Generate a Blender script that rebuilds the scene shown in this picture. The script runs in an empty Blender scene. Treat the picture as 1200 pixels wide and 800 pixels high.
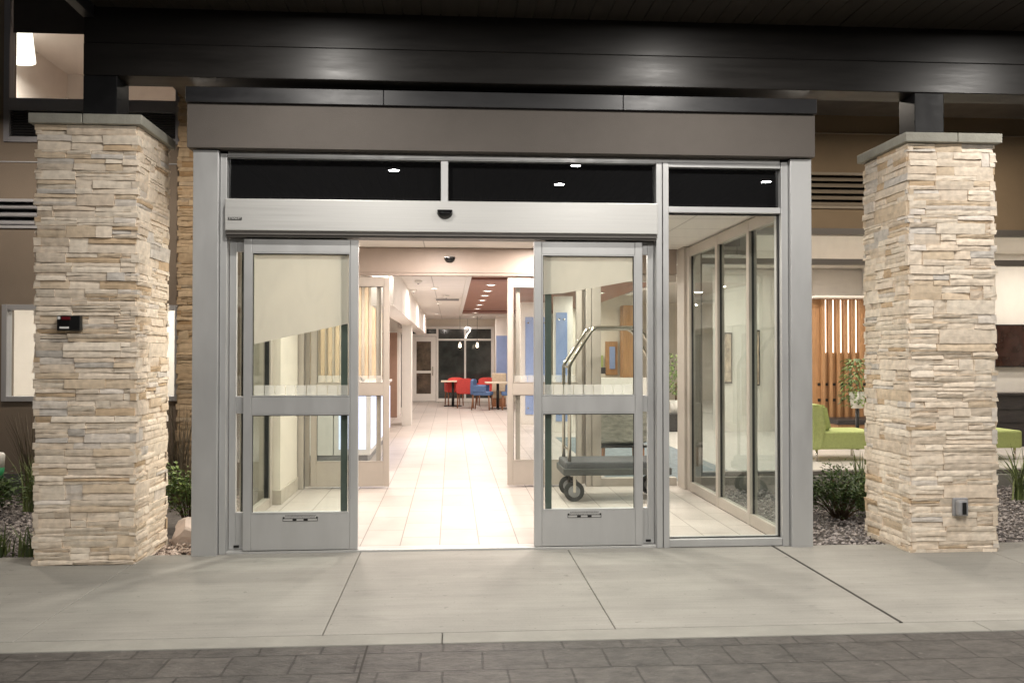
import bpy, bmesh, math, random
from mathutils import Vector, Matrix
rnd = random.Random(11)
PI = math.pi
scene = bpy.context.scene
COL = scene.collection
ORG = {}

# ------------------------------------------------------------------ helpers
def tag(o, label=None, cat=None, group=None, kind=None):
    if label: o['label'] = label
    if cat: o['category'] = cat
    if group: o['group'] = group
    if kind: o['kind'] = kind
    return o

def thing(name, loc, label, cat, group=None):
    o = bpy.data.objects.new(name, None)
    o.empty_display_size = 0.1
    o.location = loc
    COL.objects.link(o)
    ORG[o] = Vector(loc)
    return tag(o, label, cat, group)

class MB:
    def __init__(s):
        s.bm = bmesh.new()
    def face(s, pts):
        vs = [s.bm.verts.new(p) for p in pts]
        return s.bm.faces.new(vs)
    def box(s, x0, x1, y0, y1, z0, z1, bevel=0.0, rot=None, piv=None):
        v = [s.bm.verts.new((x, y, z)) for x in (x0, x1) for y in (y0, y1) for z in (z0, z1)]
        fs = [(0, 1, 3, 2), (4, 6, 7, 5), (0, 4, 5, 1), (2, 3, 7, 6), (0, 2, 6, 4), (1, 5, 7, 3)]
        faces = [s.bm.faces.new([v[i] for i in f]) for f in fs]
        if rot is not None:
            c = Vector(piv) if piv else Vector(((x0+x1)/2, (y0+y1)/2, (z0+z1)/2))
            for q in v: q.co = c + rot @ (q.co - c)
        if bevel > 0:
            es = list({e for f in faces for e in f.edges})
            bmesh.ops.bevel(s.bm, geom=es, offset=bevel, segments=2, affect='EDGES', profile=0.5)
        return s
    def tube(s, pts, r, n=10, cap=True, r2=None):
        pts = [Vector(p) for p in pts]
        rings = []
        N = len(pts)
        up = None
        for i, p in enumerate(pts):
            if i == 0: d = pts[1]-pts[0]
            elif i == N-1: d = pts[-1]-pts[-2]
            else: d = (pts[i+1]-p).normalized() + (p-pts[i-1]).normalized()
            d.normalize()
            if up is None:
                up = Vector((0, 0, 1)) if abs(d.z) < .9 else Vector((1, 0, 0))
            a = d.cross(up).normalized(); b = a.cross(d).normalized(); up = b
            rr = r if r2 is None else r + (r2-r)*i/(N-1)
            rings.append([s.bm.verts.new(p + a*rr*math.cos(2*PI*k/n) + b*rr*math.sin(2*PI*k/n)) for k in range(n)])
        for i in range(N-1):
            for k in range(n):
                s.bm.faces.new([rings[i][k], rings[i][(k+1) % n], rings[i+1][(k+1) % n], rings[i+1][k]]).smooth = True
        if cap:
            s.bm.faces.new(rings[0][::-1]); s.bm.faces.new(rings[-1])
        return s
    def lathe(s, c, prof, n=20, axis='z', cap=True):
        c = Vector(c); rings = []
        for (r, h) in prof:
            ring = []
            for k in range(n):
                a = 2*PI*k/n
                u, w = r*math.cos(a), r*math.sin(a)
                p = {'z': (u, w, h), 'y': (u, h, w), 'x': (h, u, w)}[axis]
                ring.append(s.bm.verts.new(c+Vector(p)))
            rings.append(ring)
        for i in range(len(rings)-1):
            for k in range(n):
                s.bm.faces.new([rings[i][k], rings[i][(k+1) % n], rings[i+1][(k+1) % n], rings[i+1][k]]).smooth = True
        if cap: s.bm.faces.new(rings[0][::-1]); s.bm.faces.new(rings[-1])
        return s
    def prism(s, poly, y0, y1):
        """poly of (x,z) extruded along y"""
        a = [s.bm.verts.new((x, y0, z)) for x, z in poly]
        b = [s.bm.verts.new((x, y1, z)) for x, z in poly]
        s.bm.faces.new(a); s.bm.faces.new(b[::-1])
        n = len(poly)
        for i in range(n):
            s.bm.faces.new([a[i], b[i], b[(i+1) % n], a[(i+1) % n]])
        return s
    def build(s, name, mat, parent=None, recalc=True):
        if recalc: bmesh.ops.recalc_face_normals(s.bm, faces=s.bm.faces)
        me = bpy.data.meshes.new(name)
        org = ORG.get(parent, Vector((0, 0, 0))) if parent else Vector((0, 0, 0))
        bmesh.ops.translate(s.bm, verts=s.bm.verts, vec=-org)
        s.bm.to_mesh(me); s.bm.free()
        if isinstance(mat, (list, tuple)):
            for m in mat: me.materials.append(m)
        else: me.materials.append(mat)
        o = bpy.data.objects.new(name, me)
        COL.objects.link(o)
        ORG[o] = org
        if parent: o.parent = parent
        return o

def B(*a, **k): return MB().box(*a, **k)

def copy_tree(o, parent=None):
    c = o.copy(); COL.objects.link(c)
    c.parent = parent
    for ch in list(o.children): copy_tree(ch, c)
    return c

def cells(mb, x0, x1, z0, z1, y0, y1, holes):
    """solid wall slab along X with rectangular openings"""
    xs = sorted({x0, x1} | {min(max(h[i], x0), x1) for h in holes for i in (0, 1)})
    zs = sorted({z0, z1} | {min(max(h[i], z0), z1) for h in holes for i in (2, 3)})
    nx, nz = len(xs)-1, len(zs)-1
    def solid(i, j):
        if i < 0 or j < 0 or i >= nx or j >= nz: return False
        cx, cz = (xs[i]+xs[i+1])/2, (zs[j]+zs[j+1])/2
        return not any(h[0] < cx < h[1] and h[2] < cz < h[3] for h in holes)
    for i in range(nx):
        for j in range(nz):
            if not solid(i, j): continue
            a, b, c, d = xs[i], xs[i+1], zs[j], zs[j+1]
            mb.face([(a, y0, c), (b, y0, c), (b, y0, d), (a, y0, d)])
            mb.face([(a, y1, c), (a, y1, d), (b, y1, d), (b, y1, c)])
            if not solid(i-1, j): mb.face([(a, y0, c), (a, y0, d), (a, y1, d), (a, y1, c)])
            if not solid(i+1, j): mb.face([(b, y0, c), (b, y1, c), (b, y1, d), (b, y0, d)])
            if not solid(i, j-1): mb.face([(a, y0, c), (a, y1, c), (b, y1, c), (b, y0, c)])
            if not solid(i, j+1): mb.face([(a, y0, d), (b, y0, d), (b, y1, d), (a, y1, d)])
    return mb

# ------------------------------------------------------------------ materials
def mat(name, col, rough=.5, metal=0., spec=.5, noise=0., nscale=8., bump=0., bscale=40., emit=None, estr=0., stretch=None, rvar=0.):
    m = bpy.data.materials.new(name); m.use_nodes = True
    nt = m.node_tree; L = nt.links; bs = nt.nodes['Principled BSDF']
    bs.inputs['Roughness'].default_value = rough
    bs.inputs['Metallic'].default_value = metal
    bs.inputs['Specular IOR Level'].default_value = spec
    bs.inputs['Base Color'].default_value = (*col, 1)
    tc = nt.nodes.new('ShaderNodeTexCoord'); src = tc.outputs['Object']
    if stretch:
        mp = nt.nodes.new('ShaderNodeMapping'); mp.inputs['Scale'].default_value = stretch
        L.new(src, mp.inputs['Vector']); src = mp.outputs['Vector']
    if noise > 0:
        n = nt.nodes.new('ShaderNodeTexNoise'); n.inputs['Scale'].default_value = nscale
        n.inputs['Detail'].default_value = 6; n.inputs['Roughness'].default_value = .65
        L.new(src, n.inputs['Vector'])
        r = nt.nodes.new('ShaderNodeValToRGB')
        r.color_ramp.elements[0].position = .3; r.color_ramp.elements[1].position = .7
        r.color_ramp.elements[0].color = (*[c*(1-noise) for c in col], 1)
        r.color_ramp.elements[1].color = (*[min(1, c*(1+noise)) for c in col], 1)
        L.new(n.outputs['Fac'], r.inputs['Fac']); L.new(r.outputs['Color'], bs.inputs['Base Color'])
        if rvar > 0:
            mr = nt.nodes.new('ShaderNodeMapRange')
            mr.inputs['To Min'].default_value = max(0, rough-rvar); mr.inputs['To Max'].default_value = min(1, rough+rvar)
            mr.inputs['From Min'].default_value = .3; mr.inputs['From Max'].default_value = .7
            L.new(n.outputs['Fac'], mr.inputs['Value']); L.new(mr.outputs['Result'], bs.inputs['Roughness'])
    if bump > 0:
        n2 = nt.nodes.new('ShaderNodeTexNoise'); n2.inputs['Scale'].default_value = bscale; n2.inputs['Detail'].default_value = 5
        L.new(src, n2.inputs['Vector'])
        b = nt.nodes.new('ShaderNodeBump'); b.inputs['Strength'].default_value = bump; b.inputs['Distance'].default_value = .01
        L.new(n2.outputs['Fac'], b.inputs['Height']); L.new(b.outputs['Normal'], bs.inputs['Normal'])
    if emit:
        bs.inputs['Emission Color'].default_value = (*emit, 1); bs.inputs['Emission Strength'].default_value = estr
    return m

def glass(name, tint=(.95, .975, .96), refl=1.0, dust=.02):
    m = bpy.data.materials.new(name); m.use_nodes = True
    nt = m.node_tree; L = nt.links
    for n in list(nt.nodes): nt.nodes.remove(n)
    out = nt.nodes.new('ShaderNodeOutputMaterial')
    tr = nt.nodes.new('ShaderNodeBsdfTransparent'); tr.inputs['Color'].default_value = (*tint, 1)
    gl = nt.nodes.new('ShaderNodeBsdfGlossy'); gl.inputs['Roughness'].default_value = .0
    mx = nt.nodes.new('ShaderNodeMixShader')
    fr = nt.nodes.new('ShaderNodeFresnel'); fr.inputs['IOR'].default_value = 1.5
    ge = nt.nodes.new('ShaderNodeNewGeometry')
    iv = nt.nodes.new('ShaderNodeMath'); iv.operation = 'SUBTRACT'; iv.inputs[0].default_value = refl
    L.new(ge.outputs['Backfacing'], iv.inputs[1])
    mu = nt.nodes.new('ShaderNodeMath'); mu.operation = 'MULTIPLY'; mu.use_clamp = True
    L.new(fr.outputs['Fac'], mu.inputs[0]); L.new(iv.outputs[0], mu.inputs[1])
    L.new(mu.outputs[0], mx.inputs['Fac']); L.new(tr.outputs[0], mx.inputs[1]); L.new(gl.outputs[0], mx.inputs[2])
    tc = nt.nodes.new('ShaderNodeTexCoord'); mp = nt.nodes.new('ShaderNodeMapping'); mp.inputs['Scale'].default_value = (1.6, 1.6, .7)
    dn = nt.nodes.new('ShaderNodeTexNoise'); dn.inputs['Scale'].default_value = 4; dn.inputs['Detail'].default_value = 7; dn.inputs['Distortion'].default_value = 1.2
    L.new(tc.outputs['Object'], mp.inputs['Vector']); L.new(mp.outputs[0], dn.inputs['Vector'])
    dr = nt.nodes.new('ShaderNodeMapRange'); dr.inputs['From Min'].default_value = .45; dr.inputs['From Max'].default_value = .75; dr.inputs['To Max'].default_value = dust
    L.new(dn.outputs['Fac'], dr.inputs['Value'])
    df = nt.nodes.new('ShaderNodeBsdfDiffuse'); df.inputs['Color'].default_value = (.7, .7, .68, 1)
    m2 = nt.nodes.new('ShaderNodeMixShader')
    L.new(dr.outputs['Result'], m2.inputs['Fac']); L.new(mx.outputs[0], m2.inputs[1]); L.new(df.outputs[0], m2.inputs[2])
    L.new(m2.outputs[0], out.inputs['Surface'])
    return m

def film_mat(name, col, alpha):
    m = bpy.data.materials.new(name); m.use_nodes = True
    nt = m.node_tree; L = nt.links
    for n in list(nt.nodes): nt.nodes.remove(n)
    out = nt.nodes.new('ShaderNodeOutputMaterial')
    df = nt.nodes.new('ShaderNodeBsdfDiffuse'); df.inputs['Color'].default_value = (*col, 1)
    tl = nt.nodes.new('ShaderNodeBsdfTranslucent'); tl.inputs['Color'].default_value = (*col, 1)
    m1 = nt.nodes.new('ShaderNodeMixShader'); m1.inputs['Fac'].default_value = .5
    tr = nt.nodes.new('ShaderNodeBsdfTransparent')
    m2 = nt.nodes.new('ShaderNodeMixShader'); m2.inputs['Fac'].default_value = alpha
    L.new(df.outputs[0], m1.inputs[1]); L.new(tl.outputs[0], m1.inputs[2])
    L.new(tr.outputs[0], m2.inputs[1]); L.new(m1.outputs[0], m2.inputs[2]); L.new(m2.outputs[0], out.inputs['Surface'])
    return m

def brick_mat(name, c1, c2, mortar, bw, rh, msize, rough=.5, swap=False, bump=.4, offset=.5, noise=.15, nscale=3., spec=.5, nbump=.0, loc=(0, 0, 0), nstretch=(1, 1, 1), speck=None, warp=0):
    m = bpy.data.materials.new(name); m.use_nodes = True
    nt = m.node_tree; L = nt.links; bs = nt.nodes['Principled BSDF']
    bs.inputs['Roughness'].default_value = rough; bs.inputs['Specular IOR Level'].default_value = spec
    ge = nt.nodes.new('ShaderNodeNewGeometry'); src = ge.outputs['Position']
    mp = nt.nodes.new('ShaderNodeMapping'); mp.inputs['Location'].default_value = loc
    if swap: mp.inputs['Rotation'].default_value = (0, 0, PI/2)
    L.new(src, mp.inputs['Vector'])
    br = nt.nodes.new('ShaderNodeTexBrick'); br.offset = offset
    br.inputs['Scale'].default_value = 1; br.inputs['Brick Width'].default_value = bw; br.inputs['Row Height'].default_value = rh
    br.inputs['Mortar Size'].default_value = msize; br.inputs['Mortar Smooth'].default_value = .3; br.inputs['Bias'].default_value = 0
    br.inputs['Color1'].default_value = (*c1, 1); br.inputs['Color2'].default_value = (*c2, 1); br.inputs['Mortar'].default_value = (*mortar, 1)
    if warp:
        wn = nt.nodes.new('ShaderNodeTexNoise'); wn.inputs['Scale'].default_value = 6; wn.inputs['Detail'].default_value = 4
        L.new(src, wn.inputs['Vector'])
        vm = nt.nodes.new('ShaderNodeVectorMath'); vm.operation = 'MULTIPLY_ADD'; vm.inputs[1].default_value = (warp, warp, 0)
        L.new(wn.outputs['Color'], vm.inputs[0]); L.new(mp.outputs[0], vm.inputs[2]); L.new(vm.outputs[0], br.inputs['Vector'])
    else: L.new(mp.outputs[0], br.inputs['Vector'])
    n = nt.nodes.new('ShaderNodeTexNoise'); n.inputs['Scale'].default_value = nscale; n.inputs['Detail'].default_value = 8; n.inputs['Roughness'].default_value = .7
    ms = nt.nodes.new('ShaderNodeMapping'); ms.inputs['Scale'].default_value = nstretch
    L.new(src, ms.inputs['Vector']); L.new(ms.outputs[0], n.inputs['Vector'])
    mr = nt.nodes.new('ShaderNodeMapRange'); mr.inputs['From Min'].default_value = .3; mr.inputs['From Max'].default_value = .7
    mr.inputs['To Min'].default_value = 1-noise; mr.inputs['To Max'].default_value = 1+noise
    L.new(n.outputs['Fac'], mr.inputs['Value'])
    mx = nt.nodes.new('ShaderNodeMix'); mx.data_type = 'RGBA'; mx.blend_type = 'MULTIPLY'; mx.inputs['Factor'].default_value = 1
    L.new(br.outputs['Color'], mx.inputs['A']); L.new(mr.outputs['Result'], mx.inputs['B'])
    cout = mx.outputs['Result']
    if speck:
        n3 = nt.nodes.new('ShaderNodeTexNoise'); n3.inputs['Scale'].default_value = speck[1]; n3.inputs['Detail'].default_value = 9; n3.inputs['Roughness'].default_value = .75
        n3.inputs['Distortion'].default_value = .6
        L.new(src, n3.inputs['Vector'])
        r3 = nt.nodes.new('ShaderNodeMapRange'); r3.inputs['From Min'].default_value = .6; r3.inputs['From Max'].default_value = .72
        L.new(n3.outputs['Fac'], r3.inputs['Value'])
        m3 = nt.nodes.new('ShaderNodeMix'); m3.data_type = 'RGBA'
        L.new(r3.outputs['Result'], m3.inputs['Factor']); L.new(cout, m3.inputs['A']); m3.inputs['B'].default_value = (*speck[0], 1)
        cout = m3.outputs['Result']
    L.new(cout, bs.inputs['Base Color'])
    bp = nt.nodes.new('ShaderNodeBump'); bp.inputs['Strength'].default_value = bump; bp.inputs['Distance'].default_value = .01; bp.invert = True
    if nbump > 0:
        ad = nt.nodes.new('ShaderNodeMath'); ad.operation = 'MULTIPLY_ADD'; ad.inputs[1].default_value = nbump
        L.new(n.outputs['Fac'], ad.inputs[0]); L.new(br.outputs['Fac'], ad.inputs[2]); L.new(ad.outputs[0], bp.inputs['Height'])
    else: L.new(br.outputs['Fac'], bp.inputs['Height'])
    L.new(bp.outputs['Normal'], bs.inputs['Normal'])
    return m

def stone_mat(name, gain=1., warm=False, tint=(1, 1, 1)):
    m = bpy.data.materials.new(name); m.use_nodes = True
    nt = m.node_tree; L = nt.links; bs = nt.nodes['Principled BSDF']
    bs.inputs['Roughness'].default_value = .85; bs.inputs['Specular IOR Level'].default_value = .25
    ge = nt.nodes.new('ShaderNodeNewGeometry')
    r = nt.nodes.new('ShaderNodeValToRGB'); r.color_ramp.interpolation = 'CONSTANT'
    cols = [(0, (.585, .52, .435)), (.16, (.545, .485, .405)), (.32, (.605, .545, .465)), (.46, (.52, .46, .385)), (.58, (.585, .53, .45)),
            (.70, (.54, .47, .385)), (.79, (.50, .42, .32)), (.87, (.43, .335, .23)), (.91, (.53, .495, .45)), (.965, (.46, .44, .41))]
    if warm: cols = [(p, (c[0]*.78, c[1]*.66, c[2]*.52)) for p, c in cols]
    cr = r.color_ramp
    while len(cr.elements) < len(cols): cr.elements.new(.99)
    for e, (p, c) in zip(cr.elements, cols):
        e.position = p; e.color = (*[min(.85, q*gain*tq) for q, tq in zip(c, tint)], 1)
    L.new(ge.outputs['Random Per Island'], r.inputs['Fac'])
    tc = nt.nodes.new('ShaderNodeTexCoord')
    mp = nt.nodes.new('ShaderNodeMapping'); mp.inputs['Scale'].default_value = (3, 3, 14)
    L.new(tc.outputs['Object'], mp.inputs['Vector'])
    n = nt.nodes.new('ShaderNodeTexNoise'); n.inputs['Scale'].default_value = 2.2; n.inputs['Detail'].default_value = 8; n.inputs['Roughness'].default_value = .7
    L.new(mp.outputs[0], n.inputs['Vector'])
    mr = nt.nodes.new('ShaderNodeMapRange'); mr.inputs['From Min'].default_value = .56; mr.inputs['From Max'].default_value = .72
    mr.inputs['To Max'].default_value = .42
    L.new(n.outputs['Fac'], mr.inputs['Value'])
    mx = nt.nodes.new('ShaderNodeMix'); mx.data_type = 'RGBA'
    L.new(mr.outputs['Result'], mx.inputs['Factor']); L.new(r.outputs['Color'], mx.inputs['A']); mx.inputs['B'].default_value = (.36*gain, .27*gain, .17*gain, 1)
    n2 = nt.nodes.new('ShaderNodeTexNoise'); n2.inputs['Scale'].default_value = 22; n2.inputs['Detail'].default_value = 6
    L.new(tc.outputs['Object'], n2.inputs['Vector'])
    mr2 = nt.nodes.new('ShaderNodeMapRange'); mr2.inputs['From Min'].default_value = .3; mr2.inputs['From Max'].default_value = .7
    mr2.inputs['To Min'].default_value = .84; mr2.inputs['To Max'].default_value = 1.12
    L.new(n2.outputs['Fac'], mr2.inputs['Value'])
    m2 = nt.nodes.new('ShaderNodeMix'); m2.data_type = 'RGBA'; m2.blend_type = 'MULTIPLY'; m2.inputs['Factor'].default_value = 1
    L.new(mx.outputs['Result'], m2.inputs['A']); L.new(mr2.outputs['Result'], m2.inputs['B'])
    L.new(m2.outputs['Result'], bs.inputs['Base Color'])
    mp2 = nt.nodes.new('ShaderNodeMapping'); mp2.inputs['Scale'].default_value = (1, 1, 2.2)
    L.new(tc.outputs['Object'], mp2.inputs['Vector'])
    n4 = nt.nodes.new('ShaderNodeTexNoise'); n4.inputs['Scale'].default_value = 18; n4.inputs['Detail'].default_value = 8; n4.inputs['Roughness'].default_value = .62
    L.new(mp2.outputs[0], n4.inputs['Vector'])
    b = nt.nodes.new('ShaderNodeBump'); b.inputs['Strength'].default_value = .36; b.inputs['Distance'].default_value = .010
    L.new(n4.outputs['Fac'], b.inputs['Height']); L.new(b.outputs['Normal'], bs.inputs['Normal'])
    return m

def leaf_mat(name, c1, c2):
    m = bpy.data.materials.new(name); m.use_nodes = True
    nt = m.node_tree; L = nt.links; bs = nt.nodes['Principled BSDF']
    bs.inputs['Roughness'].default_value = .5
    ge = nt.nodes.new('ShaderNodeNewGeometry'); r = nt.nodes.new('ShaderNodeValToRGB')
    r.color_ramp.elements[0].color = (*c1, 1); r.color_ramp.elements[1].color = (*c2, 1)
    L.new(ge.outputs['Random Per Island'], r.inputs['Fac']); L.new(r.outputs['Color'], bs.inputs['Base Color'])
    return m

def grain_mat(name, c1, c2):
    m = leaf_mat(name, c1, c2); m.node_tree.nodes['Principled BSDF'].inputs['Roughness'].default_value = .9
    r = [n for n in m.node_tree.nodes if n.type == 'VALTORGB'][0]
    return m

def wood_mat(name, c1, c2, axis=(1, 1, 12), rough=.45):
    m = mat(name, [(a+b)/2 for a, b in zip(c1, c2)], rough, noise=.25, nscale=5, stretch=axis)
    return m

ALU = mat('anodised aluminium', (.52, .525, .525), .40, metal=.4, noise=.045, nscale=2.5, rvar=.08, stretch=(3, 3, .8), bump=.02, bscale=14)
ALUH = mat('brushed aluminium header', (.56, .56, .545), .38, metal=.3, noise=.06, nscale=2.5, stretch=(.4, 4, 30), rvar=.08)
ALUW = mat('warm painted aluminium', (.47, .42, .37), .45, metal=.1, noise=.03)
RUB = mat('black rubber gasket', (.012, .012, .013), .6)
BRONZE = mat('dark bronze metal', (.022, .022, .024), .42, metal=.1, noise=.15, nscale=2, rvar=.1, stretch=(1, 1, 4))
BEAM = mat('black gloss paint on steel', (.017, .0155, .0145), .39, spec=.3, noise=.25, nscale=5, rvar=.07, bump=.05, bscale=5, stretch=(.25, 1, 2.5))
POST = mat('black painted steel post', (.012, .012, .013), .5, spec=.2, noise=.2, nscale=5, rvar=.1)
STUC = mat('taupe stucco', (.112, .098, .087), .8, noise=.08, nscale=2.5, bump=.25, bscale=160)
STUCW = mat('brown stucco wall', (.20, .160, .125), .85, noise=.08, nscale=1.5, bump=.3, bscale=140)
STUCT = mat('tan stucco wall', (.24, .175, .108), .85, noise=.08, nscale=1.5, bump=.3, bscale=140)
CAP = mat('cast stone cap', (.33, .32, .275), .8, noise=.16, nscale=7, bump=.3, bscale=60)
STONE = stone_mat('ledger stone cream', 1.38, tint=(1.03, 1.0, .975))
STONEW = stone_mat('ledger stone tan', 1.0, True)
CORE = mat('dark mortar', (.20, .16, .12), .95)
GLASS = glass('clear glass')
GLASSS = glass('grey tinted side glass', (.84, .88, .875), 1.0)
GLASSI = glass('clear inner glass', (.97, .98, .975), 1.0)
GLASST = mat('black spandrel glass', (.0095, .0095, .010), .0, spec=.5)
DUSK = mat('dusk window glass', (.045, .05, .047), .06, noise=.5, nscale=2.5)
NAVY = mat('dark night glazing', (.004, .004, .008), .2)
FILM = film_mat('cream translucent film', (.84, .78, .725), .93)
FROST = film_mat('frosted glass', (.9, .88, .84), .30)
BLK = mat('black plastic', (.012, .012, .012), .35)
BLKG = mat('black gloss plastic', (.01, .01, .011), .12)
WHITEP = mat('white painted plaster', (.78, .74, .69), .7, noise=.03, nscale=2)
CREAMP = mat('cream painted plaster', (.74, .68, .59), .75, noise=.03, nscale=2)
PINKP = mat('pale room plaster', (.72, .65, .60), .8, noise=.04, nscale=1.5)
TRIMW = mat('white trim', (.78, .76, .72), .5, noise=.03)
BROWNC = mat('reddish brown ceiling panel', (.30, .145, .10), .55, noise=.1, nscale=3, stretch=(1, .3, 1))
BROWNP = mat('brown wall panel', (.33, .205, .15), .6, noise=.06)
BLUEP = mat('blue wall panel', (.26, .35, .60), .45, noise=.06, nscale=4)
SLAT = wood_mat('light oak slat', (.62, .46, .30), (.72, .56, .39), (8, 8, .8))
OAK = wood_mat('orange oak veneer', (.36, .19, .085), (.46, .26, .125), (8, 8, .6))
WALN = wood_mat('brown chair wood', (.24, .10, .045), (.30, .14, .07), (10, 10, 1))
RED = mat('red upholstery', (.62, .07, .06), .75, noise=.1, nscale=20, bump=.1, bscale=200)
BLUEU = mat('blue upholstery', (.10, .17, .33), .8, noise=.12, nscale=20, bump=.1, bscale=200)
GREENU = mat('lime green upholstery', (.40, .46, .17), .85, noise=.12, nscale=30, bump=.2, bscale=250)
TAUPE = mat('taupe woven upholstery', (.36, .335, .29), .85, noise=.4, nscale=10, stretch=(1, 1, 3), bump=.3, bscale=120)
BEIGEU = mat('beige woven booth', (.60, .50, .37), .85, noise=.12, nscale=30)
CHROME = mat('polished steel tube', (.60, .56, .50), .16, metal=1.)
BUMPER = mat('grey bumper rubber', (.085, .085, .08), .6, noise=.1)
DECK = mat('charcoal deck carpet', (.10, .10, .105), .95, noise=.3, nscale=60)
TYRE = mat('grey rubber tyre', (.05, .05, .048), .7)
CARPET = mat('blue grey carpet', (.20, .235, .26), .95, noise=.3, nscale=9, bump=.2, bscale=120)
LOUNGEF = mat('pale grey lounge floor', (.55, .52, .49), .4, noise=.08, nscale=3)
CEILW = brick_mat('white ceiling tile', (.80, .77, .73), (.79, .76, .72), (.52, .50, .47), 1.22, .61, .008, rough=.85, offset=0, bump=.3, noise=.02, nscale=60, loc=(.3, .22, 0))
FLOOR = brick_mat('cream porcelain tile', (.55, .50, .46), (.51, .463, .425), (.27, .24, .21), .61, .313, .005, rough=.42, spec=.22, swap=True, offset=.5, bump=.12, noise=.07, nscale=2.2, loc=(0, .09, 0))
PAVER = brick_mat('stamped slate concrete', (.082, .074, .067), (.064, .058, .053), (.038, .034, .031), .31, .27, .006, rough=.56, offset=.37, bump=1.0, noise=.5, nscale=8, nbump=2.0, loc=(.03, .075, 0), speck=((.20, .19, .175), 21), nstretch=(1, 1.6, 1), warp=.02)
def conc_mat(name, col):
    m = bpy.data.materials.new(name); m.use_nodes = True
    nt = m.node_tree; L = nt.links; bs = nt.nodes['Principled BSDF']
    bs.inputs['Roughness'].default_value = .8; bs.inputs['Specular IOR Level'].default_value = .35
    ge = nt.nodes.new('ShaderNodeNewGeometry'); cur = None
    def layer(scale, stretch, lo, hi, a, b, det=6, dist=0):
        nonlocal cur
        mp = nt.nodes.new('ShaderNodeMapping'); mp.inputs['Scale'].default_value = stretch
        n = nt.nodes.new('ShaderNodeTexNoise'); n.inputs['Scale'].default_value = scale; n.inputs['Detail'].default_value = det; n.inputs['Roughness'].default_value = .65; n.inputs['Distortion'].default_value = dist
        L.new(ge.outputs['Position'], mp.inputs['Vector']); L.new(mp.outputs[0], n.inputs['Vector'])
        r = nt.nodes.new('ShaderNodeMapRange'); r.inputs['From Min'].default_value = lo; r.inputs['From Max'].default_value = hi
        r.inputs['To Min'].default_value = a; r.inputs['To Max'].default_value = b
        L.new(n.outputs['Fac'], r.inputs['Value'])
        if cur is None: cur = r.outputs['Result']
        else:
            mu = nt.nodes.new('ShaderNodeMath'); mu.operation = 'MULTIPLY'; L.new(cur, mu.inputs[0]); L.new(r.outputs['Result'], mu.inputs[1]); cur = mu.outputs[0]
        return n
    layer(.9, (1, 1, 1), .3, .7, .86, 1.12)
    layer(1.6, (.5, 4, 1), .3, .7, .91, 1.08)
    layer(5, (.35, 9, 1), .35, .65, .95, 1.05)
    layer(2.6, (1, 1.4, 1), .60, .70, 1.0, .86, 8, .5)
    layer(11, (1, 1.3, 1), .69, .73, 1.0, .76, 2)
    layer(34, (1, 1, 1), .70, .74, 1.0, .6, 2)
    g = layer(150, (.5, 1.6, 1), .3, .7, .90, 1.09, 4)
    mx = nt.nodes.new('ShaderNodeMix'); mx.data_type = 'RGBA'; mx.blend_type = 'MULTIPLY'; mx.inputs['Factor'].default_value = 1
    mx.inputs['A'].default_value = (*col, 1); L.new(cur, mx.inputs['B']); L.new(mx.outputs['Result'], bs.inputs['Base Color'])
    b = nt.nodes.new('ShaderNodeBump'); b.inputs['Strength'].default_value = .25; b.inputs['Distance'].default_value = .004
    L.new(g.outputs['Fac'], b.inputs['Height']); L.new(b.outputs['Normal'], bs.inputs['Normal'])
    return m
CONC = conc_mat('broomed concrete', (.305, .294, .265))
KERBC = mat('kerb concrete', (.275, .267, .238), .85, noise=.12, nscale=4, bump=.25, bscale=40)
SEAL = mat('dark joint sealant', (.035, .031, .026), .8)
DIRT = mat('bed soil', (.13, .115, .105), .95, noise=.4, nscale=14, bump=.8, bscale=50)
GRAVEL = grain_mat('gravel stones', (.13, .12, .12), (.48, .43, .41))
GRAVELW = grain_mat('pale gravel stones', (.28, .21, .17), (.62, .52, .45))
ROCK = mat('pink boulder', (.62, .52, .46), .85, noise=.2, nscale=6, bump=.8, bscale=14)
LEAF = leaf_mat('dark green leaves', (.025, .055, .015), (.12, .19, .05))
LEAFB = leaf_mat('mid green leaves', (.06, .11, .03), (.24, .33, .09))
BLADE = leaf_mat('blade leaves', (.07, .10, .035), (.25, .30, .11))
DRY = leaf_mat('dry bronze grass', (.09, .075, .05), (.20, .16, .11))
STEM = mat('brown stem', (.12, .08, .05), .8)
GREYM = mat('grey metal louver', (.24, .24, .25), .45, metal=.2)
DKGREY = mat('charcoal spandrel', (.020, .020, .023), .5)
FRAMEG = mat('grey window frame', (.27, .27, .30), .45, metal=.2)
FRAMEL = mat('light grey window frame', (.40, .40, .42), .45, metal=.2)
FRAMED = mat('taupe storefront frame', (.16, .145, .13), .45, metal=.2)
SOFFIT = mat('dark soffit board', (.026, .021, .016), .5, noise=.25, nscale=4, stretch=(6, .5, 1))
EMITW = mat('downlight lens', (.9, .9, .9), .4, emit=(1, .95, .87), estr=9)
EMITC = mat('canopy downlight lens', (.9, .9, .9), .4, emit=(1, .97, .92), estr=26)
EMITB = mat('backlit blue white panel', (.7, .75, .85), .4, emit=(.56, .64, 1.0), estr=1.0)
EMITS = mat('light strip', (.9, .9, .9), .4, emit=(1, .86, .72), estr=2.6)
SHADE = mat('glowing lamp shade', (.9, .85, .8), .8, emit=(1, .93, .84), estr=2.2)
BULB = mat('glowing bulb', (.9, .8, .7), .4, emit=(1, .84, .62), estr=4)
BRICKR = mat('dark red enamel', (.12, .006, .012), .4)
WHITEL = mat('white label', (.8, .8, .78), .5)
GREENB = mat('green tape band', (.02, .24, .09), .5)
PLASTG = mat('grey translucent plastic', (.30, .30, .31), .35)
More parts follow.
